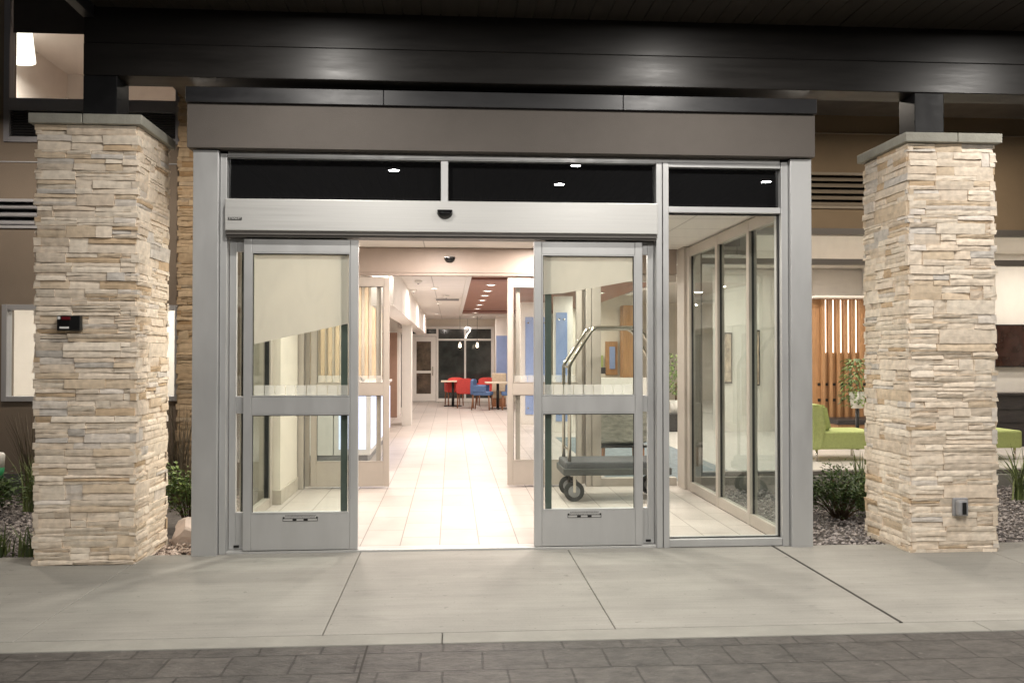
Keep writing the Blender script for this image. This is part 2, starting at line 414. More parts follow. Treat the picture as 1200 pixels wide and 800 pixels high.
DARKW = mat('dark espresso wood', (.030, .026, .026), .5, noise=.3, nscale=5, stretch=(1, 1, 8))
SCREEN = mat('dark glossy screen', (.03, .012, .009), .12, noise=.6, nscale=5)
TABLET = mat('cream table top', (.75, .66, .52), .4)

# ------------------------------------------------------------------ camera, world, render settings
cam = bpy.data.cameras.new('camera'); cam.sensor_width = 36; cam.lens = 36*1030/1200
cam.clip_start = .05; cam.clip_end = 2000
co = bpy.data.objects.new('camera', cam); COL.objects.link(co)
co.location = (0, 0, 1.5)
co.rotation_euler = (math.radians(90+.9), 0, math.radians(-3.95))
scene.camera = co
w = bpy.data.worlds.new('World'); scene.world = w; w.use_nodes = True
nt = w.node_tree
bg = nt.nodes['Background']
sky = nt.nodes.new('ShaderNodeTexSky'); sky.sky_type = 'NISHITA'; sky.sun_disc = False
sky.sun_elevation = math.radians(-4); sky.sun_rotation = math.radians(200)
nt.links.new(sky.outputs[0], bg.inputs['Color']); bg.inputs['Strength'].default_value = .05
scene.render.engine = 'CYCLES'
vs = scene.view_settings
vs.view_transform = 'Standard'; vs.look = 'None'; vs.exposure = 0.0; vs.gamma = 1; vs.use_curve_mapping = False
scene.render.resolution_x = 1024; scene.render.resolution_y = 682
try:
    scene.cycles.max_bounces = 10; scene.cycles.transparent_max_bounces = 24
    scene.cycles.diffuse_bounces = 5; scene.cycles.glossy_bounces = 5
    scene.cycles.sample_clamp_indirect = 4
except Exception: pass

def lamp(parent, loc, power, col, size=.16, spread=180):
    l = bpy.data.lights.new('lamp', 'AREA'); l.shape = 'DISK'; l.size = size; l.energy = power; l.color = col
    l.spread = math.radians(spread)
    o = bpy.data.objects.new('lamp', l); COL.objects.link(o)
    o.parent = parent; o.location = Vector(loc)-ORG[parent]
    return o

# ------------------------------------------------------------------ ground
B(-150, 150, -150, 200, -.30, -.12).build('ground', DIRT)['kind'] = 'structure'
B(-60, 60, -40, 4.63, -.11, -.006).build('road', PAVER)['kind'] = 'structure'
# long control joint of the stamped concrete, then the gutter kerb strip and sidewalk slabs
B(-.437, -.427, -40, 4.626, -.02, -.003).build('joint_sealant', SEAL)['kind'] = 'structure'
k = MB()
kx = [-30, -6.05, -3.06, -.047, 2.945, 5.95, 30]
for a, b in zip(kx[:-1], kx[1:]): k.box(a+.002, b-.002, 4.632, 4.80, -.11, 0, bevel=.006)
k.build('kerb', KERBC)['kind'] = 'structure'
s = MB()
sx = [-30, -7.1, -5.5, -3.9, -2.29, -.69, .902, 2.525, 4.12, 5.7, 7.3, 30]
for a, b in zip(sx[:-1], sx[1:]): s.box(a+.0022, b-.0022, 4.806, 6.80, -.11, 0, bevel=.006)
s.build('sidewalk', CONC)['kind'] = 'structure'
B(2.516, 2.536, 4.806, 6.79, -.1, .001).build('joint_sealant', SEAL)['kind'] = 'structure'
B(-30, -1.80, 6.803, 9.86, -.11, -.05).build('planting_bed', DIRT)['kind'] = 'structure'
B(2.76, 30, 6.803, 9.80, -.11, -.05).build('planting_bed', DIRT)['kind'] = 'structure'

def gravel(name, x0, x1, y0, y1, n, m, s0=.008, s1=.02, label=None, z=-.05):
    mb = MB(); bm = mb.bm
    for i in range(n):
        x, y = rnd.uniform(x0, x1), rnd.uniform(y0, y1)
        s = rnd.uniform(s0, s1); zz = z + rnd.uniform(0, .045)
        q = Matrix.Rotation(rnd.uniform(0, PI), 3, 'Z') @ Matrix.Rotation(rnd.uniform(-.6, .6), 3, 'X')
        pts = [Vector(p) for p in ((1, 0, 0), (-1, .1, 0), (.1, 1, 0), (0, -.9, .1), (.2, .1, .7), (-.1, 0, -.7))]
        v = [bm.verts.new(Vector((x, y, zz)) + q @ (Vector((p.x*1.3, p.y, p.z))*s*rnd.uniform(.7, 1.2))) for p in pts]
        for f in ((0, 2, 4), (2, 1, 4), (1, 3, 4), (3, 0, 4), (2, 0, 5), (1, 2, 5), (3, 1, 5), (0, 3, 5)):
            bm.faces.new([v[j] for j in f])
    o = mb.build(name, m); o['kind'] = 'stuff'
    tag(o, label, 'gravel')
    return o
gravel('gravel', -5.2, -2.95, 6.81, 9.85, 6500, GRAVEL, .010, .026, 'dark purplish gravel in the bed behind the left pillar')
gravel('gravel', -2.3, -1.95, 6.81, 9.75, 2400, GRAVELW, .008, .022, 'pale gravel in the strip between left pillar and silver door frame')
gravel('gravel', 2.84, 7.6, 6.81, 9.8, 11500, GRAVEL, .009, .021, 'mixed grey gravel in the bed around the right pillar')

# ------------------------------------------------------------------ ledger stone
def stones(mb, p0, u, nrm, length, z0, z1, seed, courses, par=0):
    """stack of split-face stones over one face; p0 corner, u along the face, nrm outwards"""
    r = random.Random(seed)
    p0 = Vector(p0); u = Vector(u); nrm = Vector(nrm); up = Vector((0, 0, 1))
    def stone(a, b, c, d):
        g = .0012
        pr = r.choice([.011, .013, .016, .018, .021])+r.uniform(-.003, .003)
        nx = max(2, int((b-a)/.06)+1); nz = 2
        ja = [r.uniform(-.003, .003) for _ in range(4)]
        tilt = r.uniform(-.006, .006); tw = r.uniform(-.006, .006)
        fr = []; bk = []
        for j in range(nz+1):
            row = []
            for i in range(nx+1):
                s = i/nx; t = j/nz
                x = a+g+(b-a-2*g)*s; z = c+g+(d-c-2*g)*t
                e = 0
                if j in (0, nz): z += r.uniform(-.0022, .0022)
                if i in (0, nx): x += r.uniform(-.002, .002)
                o = pr + tilt*(s-.5)*2 + tw*(t-.5)*2 + r.uniform(-.0018, .0018)
                if j in (0, nz) or i in (0, nx): o -= .003
                row.append(mb.bm.verts.new(p0+u*x+nrm*o+up*z))
            fr.append(row)
        for j in range(nz):
            for i in range(nx):
                mb.bm.faces.new([fr[j][i], fr[j][i+1], fr[j+1][i+1], fr[j+1][i]])
        ring = fr[0] + [fr[j][nx] for j in range(1, nz+1)] + fr[nz][nx-1::-1] + [fr[j][0] for j in range(nz-1, 0, -1)]
        back = []
        for v in ring:
            q = v.co - nrm*((v.co-p0).dot(nrm)+.03)
            back.append(mb.bm.verts.new(q))
        n = len(ring)
        for i in range(n):
            mb.bm.faces.new([ring[i], ring[(i+1) % n], back[(i+1) % n], back[i]])
    for ci, (c, d) in enumerate(courses):
        x = -.018 if (ci+par) % 2 == 0 else .0
        end = length+.018 if (ci+par) % 2 else length
        first = True
        while x < end-.001:
            l = r.choice([.12, .2, .26, .32, .4, .5])*r.uniform(.85, 1.15)
            if first: l = min(l, .2+.1*r.random()); first = False
            if end-(x+l) < .09: l = end-x
            h = d-c; q = r.random()
            if q < .26 or h < .05: stone(x, x+l, c, d)
            elif q < .86:
                f = r.uniform(.36, .64)
                stone(x, x+l, c, c+h*f)
                if l > .26 and r.random() < .5:
                    m = x+l*r.uniform(.35, .65); stone(x, m, c+h*f, d); stone(m, x+l, c+h*f, d)
                else: stone(x, x+l, c+h*f, d)
            else:
                stone(x, x+l, c, c+h*.34); stone(x, x+l, c+h*.34, c+h*.67); stone(x, x+l, c+h*.67, d)
            x += l

def courses_for(z0, z1, r):
    out = []; z = z0
    while z < z1-.001:
        h = r.choice([.045, .06, .07, .085, .1, .11])
        if z1-(z+h) < .045: h = z1-z
        out.append((z, z+h)); z += h
    return out

def pillar(x0, x1, y0, y1, h, label, seed):
    t = thing('stone_pillar', ((x0+x1)/2, (y0+y1)/2, 0), label, 'pillar', 'stone pillars flanking the entrance')
    B(x0+.012, x1-.012, y0+.012, y1-.012, -.05, h-.01).build('pillar_core', CORE, t)
    cs = courses_for(-.02 if seed else 0, h, random.Random(seed))
    mb = MB()
    stones(mb, (x0, y0, 0), (1, 0, 0), (0, -1, 0), x1-x0, 0, h, seed+1, cs, 0)
    stones(mb, (x1, y0, 0), (0, 1, 0), (1, 0, 0), y1-y0, 0, h, seed+2, cs, 1)
    stones(mb, (x0, y1, 0), (0, -1, 0), (-1, 0, 0), y1-y0, 0, h, seed+3, cs, 1)
    stones(mb, (x1, y1, 0), (-1, 0, 0), (0, 1, 0), x1-x0, 0, h, seed+4, cs, 0)
    mb.build('stone_cladding', STONE, t)
    xm = (x0+x1)/2 + (-.02 if x0 < 0 else .03)
    for a, b in ((x0-.05, xm-.002), (xm+.002, x1+.05)):
        B(a, b, y0-.055, y1+.055, h+.003, h+.075, bevel=.006).build('cap_slab', CAP, t)
    return t
pillar(-2.965, -2.275, 6.52, 7.20, 3.155, 'left cream stone pillar carrying a small black box', 100)
pillar(3.50, 4.17, 6.50, 7.20, 3.125, 'right cream stone pillar with a grey outlet cover low down', 200)

t = thing('stone_pilaster', (-2.7, 9.8, 0), 'narrow tan stone pilaster behind the left edge of the entrance', 'pilaster')
B(-2.955, -2.45, 9.815, 9.893, -.05, 5.2).build('pilaster_core', CORE, t)
mb = MB()
cs = courses_for(0, 5.2, random.Random(5))
stones(mb, (-2.965, 9.80, 0), (1, 0, 0), (0, -1, 0), .515, 0, 5, 301, cs, 0)
stones(mb, (-2.965, 9.893, 0), (0, -1, 0), (-1, 0, 0), .09, 0, 5, 302, cs, 1)
mb.build('stone_cladding', STONEW, t)

# boxes fixed to the pillars
t = thing('alarm_box', (-2.718, 6.48, 1.68), 'small black and red alarm box on the left stone pillar', 'alarm box')
B(-2.80, -2.637, 6.455, 6.50, 1.675, 1.783, bevel=.006).build('housing', BLK, t)
B(-2.765, -2.705, 6.449, 6.4555, 1.752, 1.775, bevel=.002).build('red_lens', BRICKR, t)
B(-2.792, -2.775, 6.450, 6.4545, 1.756, 1.776).build('label_plate', WHITEL, t)
B(-2.778, -2.715, 6.450, 6.4545, 1.690, 1.703).build('label_plate', WHITEL, t)
B(-2.780, -2.712, 6.4485, 6.4545, 1.710, 1.744, bevel=.002).build('window_panel', BLKG, t)
t = thing('outlet_cover', (3.87, 6.46, .30), 'grey weatherproof outlet cover low on the right stone pillar', 'outlet cover')
B(3.815, 3.935, 6.462, 6.49, .275, .415, bevel=.01).build('back_plate', PLASTG, t)
B(3.822, 3.905, 6.405, 6.4615, .285, .405, bevel=.018).build('cover_hood', PLASTG, t)
B(3.85, 3.882, 6.400, 6.4045, .30, .39, bevel=.002).build('dark_slot', BLK, t)

# ------------------------------------------------------------------ canopy
can = thing('entrance_canopy', (0, 6.6, 3.55), 'black steel porte cochere canopy with board soffit over the entrance', 'canopy')
m = B(-2.69, 9.0, 6.60, 6.86, 3.55, 3.79, bevel=.006); m.box(-2.69, 9.0, 6.606, 6.85, 3.792, 4.07, bevel=.003)
m.build('front_beam', BEAM, can)
B(-2.69, -2.45, 6.604, 6.846, 3.232, 3.548, bevel=.004).build('steel_post', POST, can)
B(3.61, 3.845, 6.604, 6.846, 3.204, 3.548, bevel=.004).build('steel_post', POST, can)
m = MB(); x = -2.6; 
while x < 9.0:
    m.box(x, x+.134, -6.0, 6.60, 4.052+rnd.uniform(0, .002), 4.075); x += .14
m.box(-2.61, 9.0, -6.0, 6.6, 4.08, 4.3)
m.build('soffit', SOFFIT, can)
m = B(-2.69, -2.612, -6, 6.596, 3.97, 4.5, bevel=.004); m.box(-2.69, 9, 6.604, 9.2, 4.09, 4.5); m.build('fascia_board', BRONZE, can)
B(-2.69, 9, -6.08, -6.003, 3.97, 4.5).build('fascia_board', BRONZE, can)
# recessed canopy lamps
dl = None
for (x, y) in ((-1.0, 5.35), (1.82, 5.35), (4.7, 5.35), (-.79, 1.55), (1.6, .73), (1.66, 2.05), (4.6, 1.13)):
    t = thing('canopy_downlight', (x, y, 4.05), 'round recessed downlight in the dark canopy soffit', 'downlight', 'canopy downlights')
    MB().lathe((x, y, 4.035), [(.085, .018), (.115, .018), (.115, .006), (.10, 0), (.085, 0), (.085, .018)], 24, cap=False).build('trim_ring', BRONZE, t)
    MB().lathe((x, y, 4.04), [(.082, .012), (.082, .003)], 24).build('lens', EMITC, t)
    lamp(t, (x, y, 4.036), 54 if y > 3 else (140 if x < 0 else 100), (1, .95, .885), .13)

for (x, y) in ((-2.45, 8.3), (3.45, 8.3), (-4.6, 8.5), (5.9, 8.5)):
    t = thing('eave_downlight', (x, y, 4.09), 'warm round downlight under the eave between beam and building wall', 'downlight', 'eave downlights')
    MB().lathe((x, y, 4.072), [(.085, .018), (.115, .018), (.115, .006), (.10, 0), (.085, 0), (.085, .018)], 24, cap=False).build('trim_ring', BRONZE, t)
    MB().lathe((x, y, 4.076), [(.082, .013), (.082, .003)], 24).build('lens', EMITC, t)
    lamp(t, (x, y, 4.072), 42, (1, .88, .74), .15)

# ------------------------------------------------------------------ entrance vestibule front
Y0 = 6.80
ent = thing('entrance_vestibule', (.45, Y0, 0), 'silver framed glass entrance vestibule with open sliding doors', 'entrance')
# columns
m = B(-1.94, -1.752, 6.74, 6.96, -.02, 3.045, bevel=.004); m.build('cladding_column', ALU, ent)
m = B(2.665, 2.835, 6.74, 6.96, -.02, 3.045, bevel=.004); m.build('cladding_column', ALU, ent)
# fascia and coping
m = B(-1.975, 2.85, 6.70, 6.95, 3.055, 3.385, bevel=.003); m.build('fascia', STUC, ent)
m = MB()
for a, b in ((-1.98, -.5145), (-.513, 1.32), (1.3215, 2.855)): m.box(a, b, 6.672, 6.95, 3.388, 3.505, bevel=.004)
m.build('coping', BRONZE, ent)
# main frame
m = MB()
m.box(-1.748, -1.70, 6.78, 6.94, 0, 3.03, bevel=.003)
m.box(1.602, 1.648, 6.78, 6.94, 0, 3.012, bevel=.003)
m.box(1.654, 1.70, 6.775, 6.94, 0, 3.012, bevel=.003)
m.box(2.605, 2.661, 6.78, 6.94, 0, 3.03, bevel=.003)
m.box(-1.698, 2.603, 6.80, 6.93, 3.014, 3.052, bevel=.003)
m.box(-1.698, 1.60, 6.785, 6.93, 3.002, 3.012, bevel=.002)
m.box(1.702, 2.603, 6.785, 6.93, 2.978, 3.012, bevel=.003)
m.box(-.082, -.026, 6.785, 6.93, 2.682, 3.0, bevel=.003)
m.box(1.702, 2.603, 6.785, 6.93, 2.622, 2.668, bevel=.003)
m.box(1.702, 2.603, 6.785, 6.93, .004, .062, bevel=.003)
m.build('door_frame', ALU, ent)
m = MB()
for a, b, c, d in ((1.7005, 1.706, .0625, 2.62), (2.594, 2.6035, .0625, 2.62), (1.707, 2.593, .0625, .068), (1.707, 2.593, 2.612, 2.62)):
    m.box(a, b, 6.83, 6.86, c, d)
m.build('gasket', RUB, ent)
B(-1.697, -.084, 6.84, 6.85, 2.684, 3.0).build('transom_glass', GLASST, ent)
B(-.024, 1.599, 6.84, 6.85, 2.684, 3.0).build('transom_glass', GLASST, ent)
B(1.703, 2.602, 6.84, 6.85, 2.67, 2.976).build('transom_glass', GLASST, ent)
B(1.707, 2.593, 6.84, 6.85, .069, 2.611).build('fixed_pane', GLASS, ent)
# operator header
m = B(-1.698, 1.60, 6.715, 6.93, 2.438, 2.678, bevel=.006)
m.build('operator_header', ALUH, ent)
m = B(-1.698, 1.60, 6.735, 6.93, 2.412, 2.4355); m.box(-1.698, 1.6, 6.76, 6.93, 2.398, 2.4115); m.build('header_track', mat('dark grey track', (.16, .15, .14), .5), ent)
# brand badge: dark plate, light letters
B(-1.672, -1.572, 6.7105, 6.7145, 2.516, 2.536).build('maker_badge', BLK, ent)
cu = bpy.data.curves.new('badge_lettering', 'FONT'); cu.body = 'STANLEY'; cu.size = .0215; cu.align_x = 'CENTER'; cu.align_y = 'CENTER'; cu.extrude = .0004
cob = bpy.data.objects.new('tmp', cu); COL.objects.link(cob)
bpy.context.view_layer.update()
me = bpy.data.meshes.new_from_object(cob.evaluated_get(bpy.context.evaluated_depsgraph_get()))
bpy.data.objects.remove(cob)
me.transform(Matrix.Translation(Vector((-1.622, 6.7098, 2.526))-ORG[ent]) @ Matrix.Rotation(PI/2, 4, 'X'))
me.materials.clear(); me.materials.append(WHITEL)
o = bpy.data.objects.new('badge_lettering', me); COL.objects.link(o); o.parent = ent

def sensor(root, x, y, z, r=.048):
    m = MB()
    n = 14; rings = []
    for i in range(7):
        a = i/6*PI/2
        rr = r*math.cos(a)+.004; zz = -r*1.05*math.sin(a)
        rings.append([m.bm.verts.new((x+1.15*rr*math.cos(PI+PI*k/n), y+rr*.9*math.sin(PI+PI*k/n), z+zz)) for k in range(n+1)])
    for i in range(6):
        for k in range(n):
            f = m.bm.faces.new([rings[i][k], rings[i][k+1], rings[i+1][k+1], rings[i+1][k]]); f.smooth = True
    m.bm.faces.new(rings[0][::-1])
    m.box(x-r*1.2, x+r*1.2, y-.035, y-.001, z+.001, z+.016, bevel=.005)
    s = m.build('motion_sensor', BLKG, root)
    return s
sensor(ent, -.05, 6.714, 2.59)

def door_leaf(root, name, x0, x1, yf, yb, fm, glassm, film=None, label=None, z1=2.385, decal=True, trail=None, band=True):
    """one sliding door leaf: stiles, rails, two panes"""
    st = .06
    m = MB()
    m.box(x0, x0+st, yf, yb, .022, z1, bevel=.004); m.box(x1-st, x1, yf, yb, .022, z1, bevel=.004)
    a, b = x0+st+.0005, x1-st-.0005
    m.box(a, b, yf+.001, yb-.001, z1-.10, z1-.001, bevel=.003)
    m.box(a, b, yf+.001, yb-.001, 1.055, 1.185, bevel=.003)
    m.box(a, b, yf+.001, yb-.001, .023, .30, bevel=.003)
    leaf = m.build('sliding_door', fm, root)
    # thin bright glazing beads
    m = MB()
    for c, d in ((1.185, z1-.10), (.30, 1.055)):
        m.box(a, a+.008, yf-.002, yf+.02, c+.0005, d-.0005); m.box(b-.008, b, yf-.002, yf+.02, c+.0005, d-.0005)
        m.box(a+.0085, b-.0085, yf-.002, yf+.02, d-.009, d-.0006); m.box(a+.0085, b-.0085, yf-.002, yf+.02, c+.0006, c+.009)
    m.build('glazing_bead', fm, leaf)
    m = MB()
    for c, d in ((1.195, z1-.11), (.31, 1.045)):
        m.box(a+.0088, a+.012, yf+.005, yf+.018, c, d); m.box(b-.012, b-.0088, yf+.005, yf+.018, c, d)
        m.box(a+.0125, b-.0125, yf+.005, yf+.018, d-.006, d-.0006)
    m.build('gasket', RUB, leaf)
    ym = (yf+yb)/2
    B(a+.001, b-.001, ym-.004, ym+.004, 1.188, z1-.103).build('pane', glassm, leaf)
    B(a+.001, b-.001, ym-.004, ym+.004, .303, 1.052).build('pane', glassm, leaf)
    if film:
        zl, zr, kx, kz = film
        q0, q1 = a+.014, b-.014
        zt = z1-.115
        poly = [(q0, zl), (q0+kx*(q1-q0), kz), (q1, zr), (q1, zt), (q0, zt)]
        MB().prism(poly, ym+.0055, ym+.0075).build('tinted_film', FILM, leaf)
    if band:
        m = MB()
        n = 9; wv = (b-a-.03)/n
        for i in range(n):
            m.box(a+.015+i*wv+.003, a+.015+(i+1)*wv-.003, ym-.0065, ym-.0048, 1.196, 1.272)
        m.build('frosted_band', FROST, leaf)
    # stop block and decal
    if decal:
        xc = (x0+x1)/2 + (.0 if x0 < 0 else -.035)
        dm = B(xc-.132, xc+.132, yf-.0012, yf+.001, .242, .292); dm.build('decal_plate', mat('silver label', (.50, .50, .49), .5), leaf)
        dm = MB()
        dm.box(xc-.132, xc+.132, yf-.0022, yf-.0014, .259, .2625); dm.box(xc-.132, xc+.132, yf-.0022, yf-.0014, .242, .2455)
        for q in (-.132, .117): dm.box(xc+q, xc+q+.015, yf-.0022, yf-.0014, .2628, .2745)
        for q in (-.132, .128): dm.box(xc+q, xc+q+.004, yf-.0022, yf-.0014, .2456, .2589)
        for q, l in ((-.058, .03), (.024, .032)): dm.box(xc+q, xc+q+l, yf-.0022, yf-.0014, .2456, .2589)
        for zz in (.2655, .2765, .284):
            q = -.112
            while q < .11:
                l = rnd.uniform(.003, .009); dm.box(xc+q, xc+q+l, yf-.0022, yf-.0014, zz, zz+.0045); q += l+.0035
        dm.build('decal_marks', BLK, leaf)
    return leaf

def sidelite(root, x0, x1, y0, y1, fm, glassm, z1=2.395, dark=0):
    m = MB()
    if dark != -1: m.box(x0, x0+.05, y0, y1, .02, z1, bevel=.003)
    if dark != 1: m.box(x1-.05, x1, y0, y1, .02, z1, bevel=.003)
    a, b = x0+.0505, x1-.0505
    m.box(a, b, y0+.001, y1-.001, z1-.10, z1, bevel=.003); m.box(a, b, y0+.001, y1-.001, 1.055, 1.185, bevel=.003); m.box(a, b, y0+.001, y1-.001, .02, .30, bevel=.003)
    f = m.build('sidelight', fm, root)
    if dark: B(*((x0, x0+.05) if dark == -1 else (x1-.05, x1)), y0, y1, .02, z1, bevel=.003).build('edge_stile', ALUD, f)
    ym = (y0+y1)/2
    B(a, b, ym-.004, ym+.004, 1.188, z1-.103).build('pane', glassm, f)
    B(a, b, ym-.004, ym+.004, .303, 1.052).build('pane', glassm, f)
ALUD = mat('shaded anodised stile', (.10, .125, .11), .45, metal=.2, noise=.05)  # same aluminium as ALU, with the shade behind the glass put into its colour
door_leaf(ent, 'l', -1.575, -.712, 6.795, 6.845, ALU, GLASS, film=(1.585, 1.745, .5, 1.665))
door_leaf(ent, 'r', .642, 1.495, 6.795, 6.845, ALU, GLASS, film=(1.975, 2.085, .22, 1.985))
sidelite(ent, -1.695, -.80, 6.862, 6.905, ALU, GLASS, dark=1)
sidelite(ent, .735, 1.60, 6.862, 6.905, ALU, GLASS, dark=-1)
# guide blocks and threshold
m = MB()
m.box(-1.655, -1.615, 6.852, 6.8615, .035, .052); m.build('floor_guide', BLK, ent)
B(1.53, 1.57, 6.852, 6.8615, .035, .052).build('floor_guide', BLK, ent)
m = B(-1.70, 1.65, 6.802, 6.93, -.01, .016, bevel=.004)
m.build('threshold', ALUH, ent)
# side walls of the vestibule
m = MB()
XR = 2.63
for a, b in ((6.941, 7.0), (7.62, 7.69), (8.55, 8.62), (9.58, 9.68)):
    m.box(XR, XR+.075, a, b, .0, 2.70, bevel=.003)
for a, b in ((7.001, 7.619), (7.691, 8.549), (8.621, 9.579)):
    m.box(XR+.004, XR+.071, a, b, .003, .10); m.box(XR+.004, XR+.071, a, b, 2.60, 2.70)
m.build('side_frame', ALUW, ent)
m = MB()
for a, b in ((7.0005, 7.6195), (7.6905, 8.5495), (8.6205, 9.5795)):
    for c in (a, b-.007): m.box(XR+.026, XR+.048, c, c+.007, .101, 2.599)
m.build('gasket', RUB, ent)
for a, b in ((7.011, 7.609), (7.701, 8.539), (8.631, 9.569)):
    B(XR+.033, XR+.041, a, b, .101, 2.599).build('side_pane', GLASSS, ent)
m = MB(); m.box(XR-.03, XR+.16, 9.685, 9.985, 0, 2.72, bevel=.003); m.build('corner_post', ALUW, ent)
XL = -1.80
m = MB()
for a, b in ((6.965, 7.03), (7.90, 7.96), (8.86, 8.96)):
    m.box(XL-.06, XL+.015, a, b, 0, 2.70, bevel=.003)
for a, b in ((7.031, 7.899), (7.961, 8.859)):
    m.box(XL-.056, XL+.011, a, b, .003, .09); m.box(XL-.056, XL+.011, a, b, 2.60, 2.70)
m.build('side_frame', ALUW, ent)
m = MB()
for c in (7.0305, 7.8895, 7.9605, 8.8475): m.box(XL-.045, XL+.0, c, c+.009, .091, 2.599)
m.build('gasket', RUB, ent)
B(XL-.028, XL-.02, 7.042, 7.888, .091, 2.599).build('side_pane', GLASS, ent)
B(XL-.028, XL-.02, 7.972, 8.846, .091, 2.599).build('side_pane', GLASS, ent)
m = B(-2.0, -1.715, 9.0, 9.98, 0, 2.72); m.build('side_wall', CREAMP, ent)
m = B(-2.01, -1.703, 8.988, 9.98, 0, .145, bevel=.004); m.build('baseboard', mat('stone baseboard', (.52, .47, .40), .6, noise=.1), ent)
# roof box over vestibule
m = B(-1.93, 2.83, 6.955, 9.895, 2.80, 3.37); m.build('roof', DKGREY, ent)
B(-1.86, 2.70, 6.945, 9.98, 2.72, 2.795).build('ceiling_panel', CEILW, ent)

# ------------------------------------------------------------------ inner doorway
inn = thing('inner_doorway', (.4, 10.0, 0), 'warm lit inner sliding doorway between vestibule and lobby', 'doorway')
m = B(-1.715, 2.60, 9.99, 10.14, 2.435, 2.72, bevel=.004); m.box(-1.7, 1.74, 10.0, 10.13, 2.405, 2.4345); m.build('operator_header', mat('taupe painted header', (.36, .29, .245), .5, noise=.04), inn)
sensor(inn, -.02, 9.989, 2.60, .05)
m = MB()
m.box(-1.715, -1.655, 10.0, 10.13, 0, 2.404, bevel=.003)
m.box(1.545, 1.605, 10.0, 10.13, 0, 2.404, bevel=.003); m.box(1.612, 1.715, 9.995, 10.135, 0, 2.404, bevel=.003)
m.box(1.716, 2.599, 10.01, 10.12, 2.35, 2.43, bevel=.003); m.box(1.716, 2.599, 10.01, 10.12, 0, .09, bevel=.003)
m.build('door_frame', ALUW, inn)
B(1.717, 2.598, 10.06, 10.068, .091, 2.349).build('fixed_pane', GLASSI, inn)
door_leaf(inn, 'l', -1.575, -.70, 10.02, 10.07, ALUW, GLASSI, decal=False)
door_leaf(inn, 'r', .64, 1.50, 10.02, 10.07, ALUW, GLASSI, decal=False)
sidelite(inn, -1.65, -.80, 10.085, 10.125, ALUW, GLASSI)
sidelite(inn, .74, 1.54, 10.085, 10.125, ALUW, GLASSI)

# ------------------------------------------------------------------ main building facade
bld = thing('hotel_building', (0, 9.9, 0), 'brown stucco hotel building with windows and louvers behind the entrance', 'building')
WY0, WY1 = 9.90, 10.15
# left wing wall
holes = [(-4.86, -2.97, 1.0, 2.05), (-7.2, -4.2, 2.88, 3.2), (-4.86, -2.97, 3.82, 6.4), (-8.4, -5.6, 1.0, 2.05)]
cells(MB(), -14, -1.80, -.1, 8.5, WY0, WY1, holes).build('wall', STUCW, bld)
# right wing wall
holes = [(2.80, 11.0, -.1, 2.97), (3.9, 5.05, 3.2, 3.62), (3.3, 5.02, 4.34, 6.4)]
cells(MB(), 2.80, 14, -.1, 8.5, WY0+.001, WY1, holes).build('wall', STUCT, bld)
# middle above the vestibule
holes = [(-1.6, 2.6, 3.6, 6.4)]
cells(MB(), -1.799, 2.799, 2.73, 8.5, WY0+.1, WY1, holes).build('wall', STUCW, bld)
B(-1.6, 2.6, 10.05, 10.06, 3.6, 6.4).build('dark_gap_panel', NAVY, bld)  # added navy sheet, paints the shade in the gap between beam and coping
# reveal joints
m = MB(); m.box(-14, -2.97, 9.889, 9.8995, 3.60, 3.612); m.build('reveal_trim', FRAMEL, bld)
m = MB(); m.box(2.8, 14, 9.889, 9.9005, 4.07, 4.082); m.build('reveal_trim', mat('tan trim', (.40, .33, .25), .6), bld)
m = B(-14, -2.97, 9.88, 9.8995, -.1, .22); m.build('base_band', mat('dark base', (.10, .10, .10), .8), bld)
def window(x0, x1, z0, z1, fm, pane, label=None, fw=.05, bars=()):
    m = MB()
    y0, y1 = 9.87, 9.99
    m.box(x0, x0+fw, y0, y1, z0, z1, bevel=.003); m.box(x1-fw, x1, y0, y1, z0, z1, bevel=.003)
    m.box(x0+fw, x1-fw, y0+.001, y1, z0, z0+fw, bevel=.003); m.box(x0+fw, x1-fw, y0+.001, y1, z1-fw, z1, bevel=.003)
    for q, hgt in bars: m.box(x0+fw, x1-fw, y0+.002, y1, q, q+hgt, bevel=.003)
    f = m.build('window', fm, bld)
    B(x0+fw, x1-fw, 9.93, 9.938, z0+fw, z1-fw).build('pane', pane, f)
    return f
window(-4.86, -2.975, 1.0, 2.05, FRAMEL, GLASS, fw=.055)
window(-8.4, -5.6, 1.0, 2.05, FRAMEL, GLASS, fw=.055)
f = window(-4.86, -2.975, 3.82, 6.4, FRAMEG, GLASS, fw=.06, bars=((4.17, .13),))
B(-4.79, -3.04, 9.925, 9.929, 5.03, 6.33).build('dark_shade', mat('dark roller shade', (.035, .030, .028), .8, noise=.1), f)
m = MB()
z = 3.885
while z < 4.16: m.box(-4.79, -3.04, 9.90, 9.925, z, z+.018, rot=Matrix.Rotation(.5, 3, 'X')); z += .028
m.build('louver_grille', DKGREY, f); B(-4.798, -3.037, 9.945, 9.96, 3.881, 4.169).build('louver_back', BLK, f)  # back panel added to block room light glowing through the slats
f = window(3.3, 5.02, 4.34, 6.4, FRAMED, NAVY, fw=.06)
def louver(x0, x1, z0, z1, m1, n):
    m = MB()
    m.box(x0, x1, 9.88, 9.92, z1-.03, z1, bevel=.002); m.box(x0, x1, 9.88, 9.92, z0, z0+.03, bevel=.002)
    h = (z1-z0-.06)/n
    for i in range(n):
        c = z0+.03+h*(i+.5)
        m.box(x0+.002, x1-.002, 9.895, 9.985, c-.008, c+.008, rot=Matrix.Rotation(.55, 3, 'X'))
    l = m.build('louver', m1, bld)
    B(x0, x1, 10.0, 10.02, z0, z1).build('louver_back', BLK, l)
louver(-7.2, -4.2, 2.88, 3.2, FRAMEL, 3)
